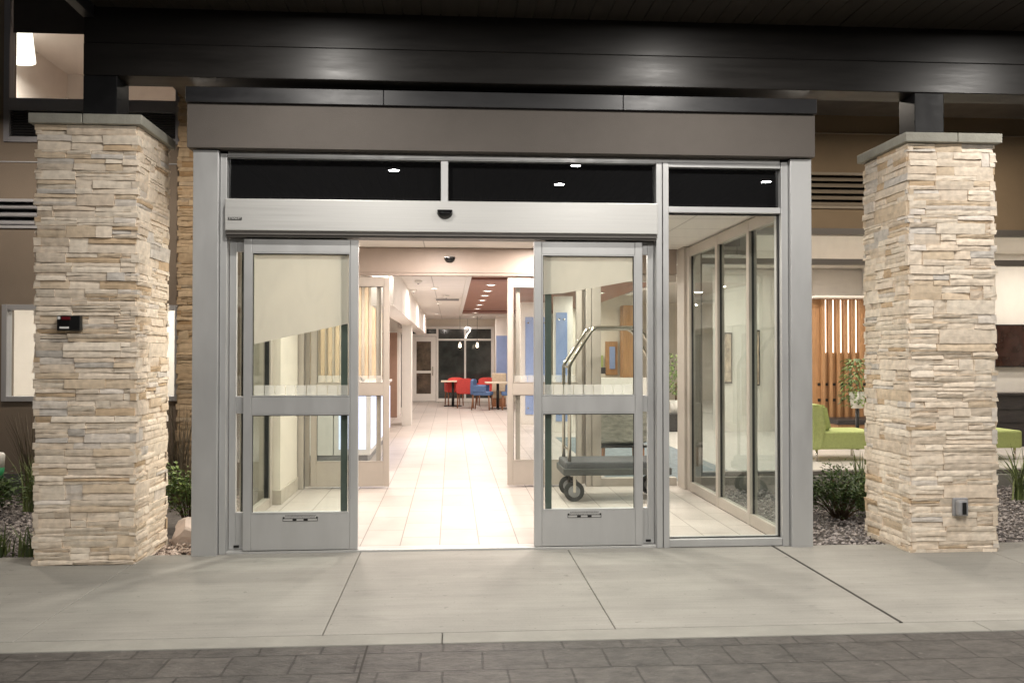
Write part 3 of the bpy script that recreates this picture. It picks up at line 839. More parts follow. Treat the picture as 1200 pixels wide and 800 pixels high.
louver(3.9, 5.05, 3.2, 3.62, mat('tan louver', (.30, .25, .19), .5), 5)
# storefront on the right
sf = MB()
for a, b in ((2.80, 2.86), (5.55, 5.63), (8.4, 8.48), (10.92, 11.0)): sf.box(a, b, 9.86, 9.99, .121, 2.97, bevel=.003)
for a, b in ((2.861, 5.549), (5.631, 8.399), (8.481, 10.919)):
    sf.box(a, b, 9.86, 9.99, 2.895, 2.968, bevel=.003); sf.box(a, b, 9.865, 9.985, 2.55, 2.615, bevel=.003); sf.box(a, b, 9.865, 9.985, .122, .17, bevel=.003)
sfo = sf.build('storefront_frame', FRAMED, bld)
for a, b in ((2.861, 5.549), (5.631, 8.399), (8.481, 10.919)):
    B(a, b, 9.92, 9.928, .171, 2.549).build('pane', GLASSI, sfo)
    B(a, b, 9.92, 9.928, 2.616, 2.894).build('pane', GLASSI, sfo)
B(2.80, 12, 9.80, 10.1, -.1, .12, bevel=.008).build('kerb_sill', KERBC, bld)

# rooms behind the left windows
def room(x0, x1, y0, y1, z0, z1, wm, name='room_wall'):
    m = MB()
    m.box(x0-.1, x0, y0, y1, z0, z1); m.box(x1, x1+.1, y0, y1, z0, z1); m.box(x0-.1, x1+.1, y1, y1+.1, z0, z1)
    m.box(x0-.1, x1+.1, y0, y1+.1, z1, z1+.1); m.box(x0-.1, x1+.1, y0, y1+.1, z0-.1, z0)
    o = m.build(name, wm); o['kind'] = 'structure'
room(-5.6, -2.9, 10.16, 13.2, 3.4, 5.6, PINKP)
room(-9, -2.9, 10.16, 12.4, .0, 2.7, WHITEP)
t = thing('pendant_lamp', (-5.35, 11.6, 5.58), 'glowing white drum pendant lamp inside the upper left window', 'pendant lamp')
MB().lathe((-5.44, 11.4, 5.2), [(.20, 0), (.20, .004), (.155, .40), (.15, .40)], 28).build('lamp_shade', SHADE, t)
MB().tube([(-5.44, 11.4, 5.6), (-5.44, 11.4, 5.7)], .008).build('cord', BLK, t)
lamp(t, (-5.0, 11.4, 5.15), 28, (1, .91, .83), .2)

def downlight(x, y, z, power, group, label, r=.07, col=(1, .895, .82), spread=180, size=None):
    t = thing('downlight', (x, y, z), label, 'downlight', group)
    MB().lathe((x, y, z-.012), [(r, .012), (r+.018, .012), (r+.018, .004), (r, 0), (r, .012)], 20, cap=False).build('trim_ring', TRIMW, t)
    MB().lathe((x, y, z-.008), [(r-.001, .008), (r-.001, .002)], 20).build('lens', EMITW, t)
    if power: lamp(t, (x, y, z-.014), power, col, size or r*2, spread)
    return t
for x in (-7.2, -4.6, -3.6): downlight(x, 11.3, 2.7, 42, 'office downlights', 'bright ceiling downlight in the room behind the small left window', col=(1, .9, .82))

# ------------------------------------------------------------------ lobby shell
def st(o): o['kind'] = 'structure'; return o
st(B(-1.86, 2.63, 6.931, 9.99, -.05, .0).build('vestibule_floor', FLOOR))
st(B(-2.79, 3.3, 10.0, 28.9, -.05, .0005).build('lobby_floor', FLOOR))
st(B(3.301, 12, 10.0, 29, -.05, .0).build('lounge_floor', LOUNGEF))
st(B(1.9, 3.6, 10.35, 16, .0006, .006).build('carpet', CARPET))
LZ = 2.68
m = MB(); m.box(-2.79, -1.051, 11.6, 21.499, 2.9, 3.0); m.box(-2.79, -1.051, 10.141, 11.599, LZ, LZ+.1); m.box(-1.049, .22, 10.141, 28.9, LZ, LZ+.1); m.box(.22, 3.4, 10.141, 12.4, LZ, LZ+.1)
m.box(.22, 3.4, 25.5, 28.9, LZ, LZ+.1)
st(m.build('lobby_ceiling', CEILW))
# reddish ceiling panel with white trim
t = thing('ceiling_panel', (1.6, 18, LZ), 'reddish brown ceiling panel with a row of downlights over the lobby', 'ceiling panel')
m = B(.30, 3.39, 12.5, 25.4, LZ+.02, LZ+.08); m.build('panel', BROWNC, t)
m = MB(); m.box(.22, .2995, 12.4, 25.5, LZ-.03, LZ+.09, bevel=.003); m.box(.30, 3.39, 12.4, 12.499, LZ-.03, LZ+.09, bevel=.003); m.box(.3, 3.39, 25.401, 25.5, LZ-.03, LZ+.09, bevel=.003)
m.build('trim', TRIMW, t)
m = B(.31, 3.38, 13.6, 13.9, LZ-.01, LZ+.0195); m.box(.31, 3.38, 23.6, 24.0, LZ-.01, LZ+.0195); m.build('cross_band', mat('dark red band', (.22, .095, .07), .6), t)
for y in (12.2, 14.9, 16.3, 17.6, 19.1, 20.8, 22.6, 24.6, 26.8):
    z = LZ if y < 12.4 or y > 25.5 else LZ+.019
    downlight(.67, y, z, 22, 'downlights along the brown ceiling', 'bright round downlight in the row along the reddish ceiling panel', r=.075)
for y in (11.2, 14.0, 16.7, 18.8, 21.5):
    z = LZ if y < 12.4 else LZ+.019
    downlight(2.85, y, z, 32, 'downlights over the lounge side', 'bright round downlight right of the row on the brown ceiling', r=.075)
for x, y in ((-.9, 11.6), (-2.0, 11.2), (-.3, 15.5), (-.3, 20.0), (-.4, 25)):
    downlight(x, y, LZ, 32, 'downlights in the white lobby ceiling', 'small downlight in the white lobby ceiling tiles', r=.06)
# vestibule lamps
for x, y in ((-.1, 9.25), (-.9, 7.9), (1.05, 7.9), (1.0, 9.5)):
    downlight(x, y, 2.72, 38, 'vestibule downlights', 'flush downlight in the vestibule ceiling', r=.075)
# ceiling bulkhead
st(B(-1.05, -.76, 11.6, 27.0, 2.15, LZ-.001).box(-1.05, -1.0, 11.6, 21.5, LZ, 2.9).build('ceiling_bulkhead', WHITEP))
st(B(-1.06, -.86, 19.0, 19.6, 0.001, 2.149).build('lobby_column', TRIMW))
m = B(-2.9, -2.80, 10.16, 28.9, 0, 3.3); st(m.build('lobby_wall', WHITEP))
m = B(-2.8, -1.72, 10.15, 10.25, 0, LZ); st(m.build('lobby_wall', WHITEP))
m = B(-2.8, -1.3, 21.5, 21.6, 0.001, 2.9); st(m.build('lobby_wall', WHITEP))
m = B(-1.3, -.95, 21.5, 21.6, 2.05, 2.149); st(m.build('lobby_wall', WHITEP))
t = thing('wall_panel', (-1.7, 21.4, 0), 'plain brown wall panel behind the reception desk', 'wall panel')
B(-2.4, -1.31, 21.42, 21.499, .0015, 2.05, bevel=.004).build('panel', BROWNP, t); B(-2.42, -1.31, 21.41, 21.499, 2.051, 2.075).build('trim', TRIMW, t)
# dark picture on the far left wall
t = thing('wall_screen', (-1.2, 24, 0), 'tall narrow dark framed board beside the rear door', 'board')
B(-1.30, -1.24, 23.0, 25.2, .15, 2.05, bevel=.01).build('frame', BLK, t)
B(-1.2395, -1.235, 23.06, 25.14, .2, 2.0).build('board', DKGREY, t)
st(B(-1.42, -1.301, 22, 28.8, 0, LZ-.001).build('lobby_wall', WHITEP))

# reception desk
t = thing('reception_desk', (-1.6, 14, 0), 'white reception desk with glowing bluish front panels', 'desk')
m = B(-1.62, -1.12, 12.3, 16.2, .12, 1.02, bevel=.004); m.box(-2.6, -1.63, 12.3, 12.9, .12, 1.02, bevel=.004); m.build('desk_body', TRIMW, t)
B(-2.6, -1.16, 12.34, 16.16, .001, .119).build('plinth', GREYM, t)
m = B(-1.66, -1.08, 12.26, 16.24, 1.021, 1.065, bevel=.006); m.box(-2.6, -1.661, 12.26, 12.94, 1.021, 1.065, bevel=.006); m.build('counter_top', mat('pale quartz', (.7, .68, .66), .25, noise=.05), t)
for a, b in ((12.4, 13.55), (13.65, 14.8), (14.9, 16.1)):
    B(-1.119, -1.108, a, b, .2, .95).build('lit_panel', EMITB, t)
B(-1.55, -1.18, 12.289, 12.299, .2, .95).build('lit_panel', EMITB, t)
def phone(x, y, rz, label):
    t = thing('desk_telephone', (x, y, 1.066), label, 'telephone', 'telephones on the reception desk')
    m = MB(); m.prism([(x-.11, 1.066), (x+.11, 1.066), (x+.10, 1.10), (x-.10, 1.15)], y-.1, y+.1); m.build('phone_body', BLK, t)
    MB().tube([(x-.09, y-.1, 1.175), (x-.05, y-.1, 1.19), (x+.03, y-.1, 1.17), (x+.08, y-.1, 1.14)], .022).build('handset', BLKG, t)
phone(-1.30, 12.6, 0, 'black telephone on the near corner of the reception desk')
phone(-2.1, 12.6, 0, 'black telephone on the desk seen through the left door glass')
# oak slat wall behind the desk
t = thing('slat_wall', (-1.9, 16.7, 0), 'pale oak vertical slat wall behind the reception desk', 'slat wall')
m = MB(); x = -2.7
while x < -1.36: m.box(x, x+.07, 16.6, 16.68, .0015, 2.88, bevel=.003); x += .135
m.build('slats', SLAT, t)
B(-2.79, -1.30, 16.69, 16.74, .001, 2.88).build('backing', CREAMP, t)

# rear glazing
bw = thing('rear_glazing', (0, 28.8, 0), 'dark rear window wall at the far end of the lobby', 'window wall')
m = MB()
for a, b in ((-.49, -.42), (.42, .48), (1.30, 1.40)): m.box(a, b, 28.72, 28.84, 0.001, 2.44, bevel=.004)
for z, h in ((.001, .10), (1.98, .06), (2.36, .08)):
    m.box(-.419, .419, 28.73, 28.83, z, z+h); m.box(.481, 1.299, 28.73, 28.83, z, z+h)
m.box(-1.30, -.491, 28.73, 28.83, 2.12, 2.2); m.box(-1.30, -.491, 28.73, 28.83, 2.36, 2.44)
m.build('window_frame', TRIMW, bw)
B(-.419, .419, 28.77, 28.778, .101, 1.979).build('pane', DUSK, bw); B(.481, 1.299, 28.77, 28.778, .101, 1.979).build('pane', DUSK, bw)
B(-.419, .419, 28.77, 28.778, 2.041, 2.359).build('pane', DUSK, bw); B(.481, 1.299, 28.77, 28.778, 2.041, 2.359).build('pane', DUSK, bw)
B(-1.3, -.491, 28.77, 28.778, 2.201, 2.359).build('pane', DUSK, bw)
m = MB()
m.box(-1.29, -1.13, 28.72, 28.77, .01, 2.11, bevel=.004); m.box(-.66, -.50, 28.72, 28.77, .01, 2.11, bevel=.004)
m.box(-1.129, -.661, 28.722, 28.768, 1.95, 2.11); m.box(-1.129, -.661, 28.722, 28.768, .01, .25); m.box(-1.129, -.661, 28.722, 28.768, .92, 1.0)
d = m.build('door', TRIMW, bw)
B(-1.128, -.662, 28.74, 28.748, 1.001, 1.949).build('pane', mat('brown dusk glass', (.10, .075, .05), .15, noise=.7, nscale=4), d)
B(-1.128, -.662, 28.74, 28.748, .251, .919).build('pane', mat('brown dusk glass low', (.09, .065, .045), .15, noise=.7, nscale=4), d)
MB().tube([(-.60, 28.70, .85), (-.60, 28.66, .87), (-.60, 28.66, 1.1), (-.60, 28.70, 1.12)], .015).build('handle', CHROME, d)
st(B(-1.42, 3.3, 28.842, 28.95, 2.44, LZ).build('lobby_wall', CREAMP)); st(B(1.401, 12, 28.75, 28.9, 0, 3.3).build('lobby_wall', CREAMP)); st(B(-1.42, 1.40, 28.85, 28.95, 0, 2.44).build('night_backdrop_wall', NAVY))
# pendants
for x, y in ((-1.75, 13.6), (-1.6, 15.4)):
    downlight(x, y, 2.9, 45, 'downlights over the reception desk', 'downlight in the raised ceiling over the reception desk', r=.06)
for x in (.26, .78):
    t = thing('pendant_lamp', (x, 26.5, LZ), 'small glowing pendant bulb left of centre at the rear window' if x < .5 else 'small glowing pendant bulb to the right at the rear window', 'pendant lamp', 'pendant bulbs at the rear window')
    MB().tube([(x, 26.5, LZ), (x, 26.5, 1.93)], .006).build('cord', BLK, t)
    MB().lathe((x, 26.5, 1.78), [(.02, -.05), (.038, -.03), (.044, 0), (.034, .05), (.02, .11)], 16).build('bulb', BULB, t)
    MB().lathe((x, 26.5, 1.885), [(.024, 0), (.024, .05)], 12).build('socket', BLK, t)
t = thing('wall_ornament', (.53, 28.6, 2.2), 'white curled ornament hanging before the rear window', 'ornament')
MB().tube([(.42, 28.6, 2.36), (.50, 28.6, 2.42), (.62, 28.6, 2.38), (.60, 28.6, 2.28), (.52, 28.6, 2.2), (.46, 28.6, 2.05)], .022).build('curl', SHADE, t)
MB().tube([(.53, 28.6, 2.41), (.53, 28.6, LZ)], .004).build('cord', BLK, t)

# blue panels partition, on the right of the lobby
def partition(x0, x1, y, p0, p1, label):
    pt = thing('partition_wall', ((x0+x1)/2, y, 0), label, 'partition')
    B(x0, x1, y, y+.22, .001, LZ-.03, bevel=.004).build('wall', WHITEP, pt)
    B(p0, p1, y-.025, y-.001, .22, 2.33, bevel=.003).build('blue_panel', BLUEP, pt)
    for z in (.36, 2.2):
        for x in (p0+.06, p1-.06): MB().lathe((x, y-.034, z), [(.02, 0), (.02, .008)], 10, 'y').build('panel_stud', CHROME, pt)
partition(1.50, 2.10, 19.0, 1.60, 2.08, 'white partition with blue panel seen through the inner right door leaf')
partition(2.00, 2.36, 17.0, 2.03, 2.25, 'narrow white partition with blue panel behind the luggage cart handle')
pt = thing('partition_wall', (1.5, 26, 0), 'far white wall end carrying a blue panel beside the dining tables', 'partition')
B(1.36, 1.75, 27.0, 27.3, .001, LZ-.001).build('wall', WHITEP, pt)
B(1.38, 1.73, 26.98, 26.999, .55, 2.1).build('blue_panel', BLUEP, pt)

# dining set
def dining_chair(name, u, label, group):
    t = thing(name, (0, 0, 0), label, 'chair', group)
    m = B(-.25, .25, -.24, .24, .40, .50, bevel=.03); m.build('seat', u, t)
    m = MB()   # back at -y side
    poly = [(-.25, .42), (.25, .42), (.255, .60), (.24, .80), (.12, .845), (-.12, .845), (-.24, .80), (-.255, .60)]
    m.prism(poly, -.31, -.23); bmesh.ops.bevel(m.bm, geom=list(m.bm.edges), offset=.015, segments=2, affect='EDGES'); m.build('backrest', u, t)
    for s in (-1, 1):
        mm = MB(); mm.prism([(s*.25-.02, .5), (s*.25+.02, .5), (s*.25+.02, .66), (s*.25-.02, .68)], -.23, .12); mm.build('armrest', u, t)
        MB().tube([(s*.21, .2, .41), (s*.225, .22, 0)], .022, 8, r2=.015).build('leg', WALN, t)
        MB().tube([(s*.21, -.23, .41), (s*.225, -.28, 0)], .022, 8, r2=.015).build('leg', WALN, t)
    return t
rc = dining_chair('dining_chair', RED, 'red dining chair nearest the lobby, seen from behind', 'red dining chairs at the far tables')
def place(src, x, y, rz, label=None, first=False):
    c = src if first else copy_tree(src)
    c.location = (x, y, 0); c.rotation_euler = (0, 0, rz)
    if label: c['label'] = label
    return c
place(rc, .40, 25.2, 0, first=True)
place(rc, .08, 26.4, .2, 'red dining chair at the left end, partly behind the nearest red chair')
place(rc, 1.02, 26.3, .1, 'red dining chair behind the blue armchair')
bc = dining_chair('armchair', BLUEU, 'blue armchair turned sideways beside the small table', 'blue armchairs at the far tables')
place(bc, .88, 24.3, -PI/2-.25, first=True)
place(bc, 1.62, 24.2, PI/2, 'blue armchair at the right, mostly hidden behind the door stile')
def table(x, y, w, label):
    t = thing('dining_table', (x, y, 0), label, 'table', 'small dining tables')
    B(x-w, x+w, y-.35, y+.35, .72, .755, bevel=.006).build('tabletop', TABLET, t)
    MB().tube([(x, y, .03), (x, y, .72)], .04, 12).build('pedestal', BLK, t)
    m = B(x-.26, x+.26, y-.03, y+.03, .001, .03, bevel=.004); m.box(x-.03, x+.03, y-.26, y+.26, .002, .032, bevel=.004); m.build('foot', BLK, t)
table(.05, 25.9, .35, 'small cream table between the red chairs')
table(1.3, 24.6, .36, 'small cream table with black pedestal beside the blue armchairs')
t = thing('booth_bench', (1.45, 25.6, 0), 'beige upholstered booth bench behind the small table', 'bench')
B(1.18, 1.60, 25.45, 25.60, .45, .98, bevel=.03).build('backrest', BEIGEU, t); B(1.18, 1.6, 25.601, 26.1, .25, .47, bevel=.03).build('seat', BEIGEU, t); B(1.2, 1.58, 25.5, 26.0, .001, .249).build('base', WALN, t)

# ceiling details
t = thing('ceiling_vent', (-.08, 18.5, LZ), 'square return vent in the white lobby ceiling', 'vent')
m = B(-.36, .2, 18.2, 18.8, LZ-.012, LZ-.001, bevel=.003); m.build('frame', TRIMW, t)
m = MB(); y = 18.24
while y < 18.75: m.box(-.32, .16, y, y+.03, LZ-.02, LZ-.0125); y += .06
m.build('slats', GREYM, t)
for x, y in ((-.52, 13.9), (-.68, 15.9), (-.1, 17.4)):
    t = thing('smoke_detector', (x, y, LZ), {13.9: 'small smoke detector nearest in the white lobby ceiling', 15.9: 'small smoke detector beside the bulkhead in the lobby ceiling', 17.4: 'small smoke detector just before the ceiling vent'}[y], 'smoke detector', 'ceiling detectors')
    MB().lathe((x, y, LZ-.05), [(.03, 0), (.05, .012), (.06, .03), (.06, .049)], 16).build('housing', TRIMW, t)
    MB().lathe((x, y, LZ-.062), [(.012, 0), (.018, .011)], 10).build('sensor_tip', GREYM, t)

# ------------------------------------------------------------------ luggage cart
ct = thing('luggage_cart', (1.72, 9.22, 0), 'steel luggage cart with charcoal deck inside the vestibule', 'luggage cart')
x0, x1, ya, yb = 1.16, 2.24, 8.92, 9.48
B(x0, x1, ya, yb, .285, .41, bevel=.02).build('deck', DECK, ct)
m = MB(); m.box(x0-.02, x1+.02, ya-.02, ya+.0, .275, .345, bevel=.009); m.box(x0-.02, x1+.02, yb, yb+.02, .275, .345, bevel=.009); m.box(x0-.02, x0, ya+.001, yb-.001, .275, .345, bevel=.009); m.box(x1, x1+.02, ya+.001, yb-.001, .275, .345, bevel=.009)
m.build('bumper', BUMPER, ct)
for y in (ya+.05, yb-.05):
    p = [(x0+.05, y, .375), (x0+.05, y, 1.38), (x0+.07, y, 1.43), (1.44, y, 1.755), (1.49, y, 1.785), (1.91, y, 1.785), (1.96, y, 1.755), (x1-.07, y, 1.43), (x1-.05, y, 1.38), (x1-.05, y, .375)]
    MB().tube(p, .019, 12).build('hoop', CHROME, ct)
for xx, zz in ((x0+.05, 1.38), (1.47, 1.782), (1.93, 1.782), (x1-.05, 1.38)):
    MB().tube([(xx, ya+.05, zz), (xx, yb-.05, zz)], .015, 10).build('crossbar', CHROME, ct)
for zz in (.52,):
    MB().tube([(x0+.05, ya+.05, zz), (x0+.05, yb-.05, zz)], .012, 10).build('crossbar', CHROME, ct)
MB().tube([(x1-.05, (ya+yb)/2, 1.55), (x1-.12, (ya+yb)/2, 1.52), (x1-.12, (ya+yb)/2, 1.45)], .008).build('hook', CHROME, ct)
for xx in (x0+.10, x1-.10):
    for y in (ya+.07, yb-.07):
        wv = MB().lathe((xx, y-.02, .105), [(.06, 0), (.095, 0), (.105, .01), (.105, .03), (.095, .04), (.06, .04)], 24, 'y').build('wheel', TYRE, ct)
        MB().lathe((xx, y-.024, .105), [(.02, -.006), (.058, 0), (.062, .003), (.062, .045), (.02, .05)], 20, 'y').build('rim', PLASTG, wv)
        m = B(xx-.014, xx+.014, y-.036, y-.031, .095, .26); m.box(xx-.014, xx+.014, y+.03, y+.037, .095, .26); m.box(xx-.04, xx+.04, y-.04, y+.045, .2601, .284); m.build('caster_fork', CHROME, wv)

# ------------------------------------------------------------------ lounge
# taupe chair in front of glass
t = thing('lounge_chair', (2.25, 11.9, 0), 'taupe patterned lounge chair with wooden legs behind the luggage cart', 'chair')
B(1.95, 2.62, 11.62, 11.76, .33, .86, bevel=.03).build('backrest', TAUPE, t)
B(1.96, 2.61, 11.765, 12.3, .30, .45, bevel=.03).build('seat', TAUPE, t)
m = B(1.95, 2.62, 11.63, 12.3, .265, .295, bevel=.004); m.build('seat_rail', DARKW, t)
for x in (2.03, 2.56):
    for y in (11.66, 12.25): MB().tube([(x, y, .265), (x+.01*(1 if x > 2.3 else -1), y, .006)], .026, 8, r2=.02).build('leg', WALN, t)
def green_chair(x0, label):
    t = thing('green_armchair', (x0+.5, 12.5, 0), label, 'armchair', 'lime green lounge chairs')
    B(x0, x0+.98, 12.1, 12.85, .17, .42, bevel=.025).build('seat', GREENU, t)
    m = MB(); m.prism([(x0-.005, .165), (x0+.13, .165), (x0+.16, .43), (x0+.22, .44), (x0+.16, .80), (x0-.005, .80)], 12.09, 12.86)
    bmesh.ops.bevel(m.bm, geom=list(m.bm.edges), offset=.02, segments=2, affect='EDGES'); m.build('backrest', GREENU, t)
    m = MB(); m.prism([(x0+.20, .43), (x0+.34, .43), (x0+.27, .78), (x0+.17, .80)], 12.2, 12.75)
    bmesh.ops.bevel(m.bm, geom=list(m.bm.edges), offset=.03, segments=3, affect='EDGES'); m.build('cushion', GREENU, t)
    for x in (x0+.09, x0+.9):
        for y in (12.16, 12.8): MB().tube([(x, y, .168), (x, y, .001)], .018, 8).build('leg', CHROME, t)
green_chair(5.08, 'lime green armchair with cushion between door frame and right pillar')
green_chair(7.2, 'lime green armchair showing only its edge right of the right pillar')
# lounge shell
m = B(3.4, 12, 10.151, 17.0, 3.22, 3.3); m.box(3.4, 3.5, 10.151, 17, LZ, 3.219); st(m.build('lounge_ceiling', WHITEP))
st(B(11.9, 12.0, 10.15, 28.7, 0, 3.3).build('lounge_wall', WHITEP))
st(B(5.2, 8.3, 17.05, 17.2, 0, 3.22).build('lounge_wall', WHITEP)); st(B(8.31, 11.9, 14.3, 14.45, 0, 3.22).build('lounge_wall', WHITEP)); st(B(8.2, 8.3, 14.46, 17.04, 0, 3.22).build('lounge_wall', WHITEP))
st(B(3.41, 12, 17.21, 28.75, 3.23, 3.3).build('lounge_ceiling', WHITEP))
t = thing('wood_feature_wall', (7.5, 16.4, 0), 'orange oak feature wall with vertical light strips in the lounge', 'feature wall')
B(6.85, 8.19, 16.4, 16.9, .001, 2.58, bevel=.004).build('panel', OAK, t)
for x in (7.15, 7.30, 7.45, 7.60, 7.75): B(x-.015, x+.015, 16.385, 16.399, 1.55, 2.56).build('light_strip', EMITS, t)
m = MB()
for x in (7.08, 7.225, 7.375, 7.525, 7.675, 7.82): m.box(x-.03, x+.03, 16.30, 16.384, .32, 2.57, bevel=.004)
m.build('fins', OAK, t)
m = MB()
for z in (.62, .92):
    m.box(7.0, 7.95, 16.388, 16.3995, z, z+.05)
m.build('dark_slot', BLK, t)
B(6.80, 8.19, 16.0, 17.0, 2.581, 2.62).build('cornice', WHITEP, t)
for x, w, z0, z1, lab in ((5.33, .20, .95, 1.95, 'tall narrow framed picture seen through the middle side pane'), (5.85, .24, .9, 2.0, 'tall framed picture seen through the front side pane')):
    t = thing('framed_picture', (x, 17.0, z0), lab, 'picture')
    B(x, x+w, 17.0, 17.045, z0, z1, bevel=.004).build('frame', BLK, t)
    B(x+.025, x+w-.025, 16.994, 16.9995, z0+.03, z1-.03).build('canvas', mat('speckled brown canvas', (.42, .33, .25), .8, noise=.7, nscale=7), t)
t = thing('hearth_bench', (7.6, 15.6, 0), 'low bench with dark top below the oak feature wall', 'bench')
B(6.98, 8.18, 15.5, 16.25, .24, .33, bevel=.015).build('bench_top', DARKW, t); B(7.02, 8.15, 15.55, 16.2, .001, .239).build('bench_base', OAK, t)
t = thing('wall_panel', (6.75, 16.4, 0), 'slim blue wall panel beside the oak feature wall', 'wall panel')
B(6.64, 6.83, 16.6, 16.63, .4, 2.4, bevel=.004).build('blue_panel', BLUEP, t); B(6.3, 6.845, 16.64, 16.74, .001, 3.2).build('backing', CREAMP, t)
for z in (.75, 1.55, 2.3): MB().lathe((6.78, 16.588, z), [(.025, 0), (.025, .012)], 10, 'y').build('panel_stud', CHROME, t)
t = thing('television', (9.5, 14.2, 1.3), 'dark wall television right of the right stone pillar', 'television')
B(8.95, 10.3, 14.2, 14.29, 1.30, 2.02, bevel=.006).build('bezel', BLK, t); B(8.97, 10.28, 14.194, 14.1995, 1.32, 2.0).build('screen', SCREEN, t)
t = thing('media_console', (9.8, 14, 0), 'dark espresso console below the television', 'console')
B(8.8, 11, 13.9, 14.28, .001, .84, bevel=.006).build('cabinet', DARKW, t); B(8.78, 11.02, 13.87, 14.28, .841, .875, bevel=.004).build('console_top', DARKW, t)
for z in (.18, .38, .60): B(8.81, 10.99, 13.893, 13.8995, z, z+.012).build('drawer_gap', BLK, t)
for x, y in ((5.23, 12), (6.9, 11.6), (4.2, 13.6), (9.3, 12), (7.3, 14.6), (9.6, 13.2), (5.8, 15.4), (4.3, 16)):
    downlight(x, y, 3.219, 36, 'lounge downlights', 'bright downlight in the lounge ceiling behind the right wing window', r=.08, col=(1, .9, .8))
for x, y in ((4.3, 19), (6.5, 20), (4.5, 23), (8, 24)):
    downlight(x, y, 3.229, 48, 'breakfast area downlights', 'downlight above the breakfast counter far behind the glass', r=.08, col=(1, .9, .8))

# far right items seen through right door glass
t = thing('breakfast_counter', (3.8, 21, 0), 'white counter with oak column and shelf far behind the right door', 'counter')
B(3.3, 4.9, 21.0, 21.6, .001, .95, bevel=.006).build('counter_body', TRIMW, t)
B(4.28, 4.56, 21.7, 22.1, .001, 2.75, bevel=.006).build('oak_column', OAK, t)
B(2.9, 4.9, 22.3, 22.4, .001, 3.2).build('back_wall', CREAMP, t)
B(3.93, 4.24, 22.22, 22.299, 1.0, 1.85, bevel=.004).build('oak_panel', OAK, t)
B(4.03, 4.17, 22.19, 22.219, 1.15, 1.72, bevel=.004).build('blue_picture', BLUEP, t)
B(3.80, 3.86, 22.2, 22.299, 1.2, 1.5, bevel=.004).build('green_bottle_rack', GREENU, t)
t = thing('display_stand', (2.95, 18, 0), 'dark display board on a thin black stand in the lobby lounge', 'stand')
MB().tube([(2.95, 18, .02), (2.95, 18, 1.16)], .012).build('pole', BLK, t); B(2.72, 3.18, 17.98, 18.02, 1.12, 1.25, bevel=.004).build('board', DARKW, t); MB().lathe((2.95, 18, .001), [(.16, 0), (.16, .012), (.02, .02)], 20).build('base', BLK, t)

# ------------------------------------------------------------------ plants
def leaf(mb, p, d, up, l, w, fold=.25):
    d = d.normalized(); s = d.cross(up)
    if s.length < 1e-3: s = d.cross(Vector((1, 0, 0)))
    s.normalize(); n = s.cross(d)
    a = mb.bm.verts.new(p); b = mb.bm.verts.new(p+d*l*.5+s*w*.5+n*w*fold); c = mb.bm.verts.new(p+d*l-n*l*.1); e = mb.bm.verts.new(p+d*l*.5-s*w*.5+n*w*fold); f = mb.bm.verts.new(p+d*l*.5)
    mb.bm.faces.new([a, b, f]); mb.bm.faces.new([b, c, f]); mb.bm.faces.new([c, e, f]); mb.bm.faces.new([e, a, f])
def shrub(x, y, r, h, n, m, label, ls=.05, z0=-.04, cat='shrub', name='shrub', ground=True):
    t = thing(name, (x, y, z0), label, cat)
    lm = MB(); sm = MB(); r0 = random.Random(int(x*1000)+7)
    nb = max(7, int(n/60)); tips = []
    for i in range(nb):
        a = r0.uniform(0, 2*PI); rr = r*math.sqrt(r0.random())
        hz = h*r0.uniform(.45, 1.0)*(1-.35*(rr/r)**2)
        tip = Vector((x+rr*math.cos(a), y+rr*math.sin(a), z0+hz)); mid = Vector((x+.45*rr*math.cos(a), y+.45*rr*math.sin(a), z0+hz*.55))
        sm.tube([(x+.1*rr*math.cos(a), y+.1*rr*math.sin(a), z0), mid, tip], .007, 5, r2=.002)
        tips.append((mid, tip))
    for i in range(n):
        a, b = r0.choice(tips); q = r0.random()**.6
        p = a.lerp(b, q) + Vector((r0.gauss(0, 1), r0.gauss(0, 1), r0.gauss(0, .8)))*r*.13
        if p.z < z0+.01: p.z = z0+.01+r0.random()*.04
        d = Vector((p.x-x+r0.uniform(-.5, .5)*r, p.y-y+r0.uniform(-.5, .5)*r, r0.uniform(-.1, .5)*r))
        leaf(lm, p, d, Vector((r0.uniform(-.4, .4), r0.uniform(-.4, .4), 1)), ls*r0.uniform(.6, 1.3), ls*.5*r0.uniform(.7, 1.2))
    sm.build('stem', STEM, t); lm.build('foliage', m, t, recalc=False)
    return t
def grass(x, y, n, l, m, label, spread=.6, w=.012, z0=-.04, name='grass_clump', cat='grass clump'):
    t = thing(name, (x, y, z0), label, cat)
    lm = MB(); r0 = random.Random(int(x*977)+int(y*31))
    for i in range(n):
        a = r0.uniform(0, 2*PI); ln = l*r0.uniform(.55, 1.1); lean = spread*r0.uniform(.1, 1)
        c = Vector((x+.04*r0.gauss(0, 1), y+.04*r0.gauss(0, 1), z0))
        d = Vector((math.cos(a), math.sin(a), 0)); s = Vector((-d.y, d.x, 0))
        pl = []
        for k in range(5):
            q = k/4
            p = c + d*lean*ln*q*q + Vector((0, 0, 1))*ln*(q-.35*lean*q*q)
            ww = w*(1-q)**.7*r0.uniform(.9, 1.1)+.0006
            pl.append((lm.bm.verts.new(p-s*ww), lm.bm.verts.new(p+s*ww)))
        for k in range(4): lm.bm.faces.new([pl[k][0], pl[k][1], pl[k+1][1], pl[k+1][0]])
    lm.build('blades', m, t, recalc=False)
    return t
shrub(-2.32, 8.0, .30, .62, 1500, LEAFB, 'leafy green shrub between left pillar and pilaster', .055)
shrub(-4.45, 8.5, .42, .55, 1900, LEAF, 'dark spiky shrub at the left edge of the photo', .06)
shrub(3.62, 8.0, .36, .56, 2300, LEAF, 'dense dark green shrub between door frame and right pillar', .05)
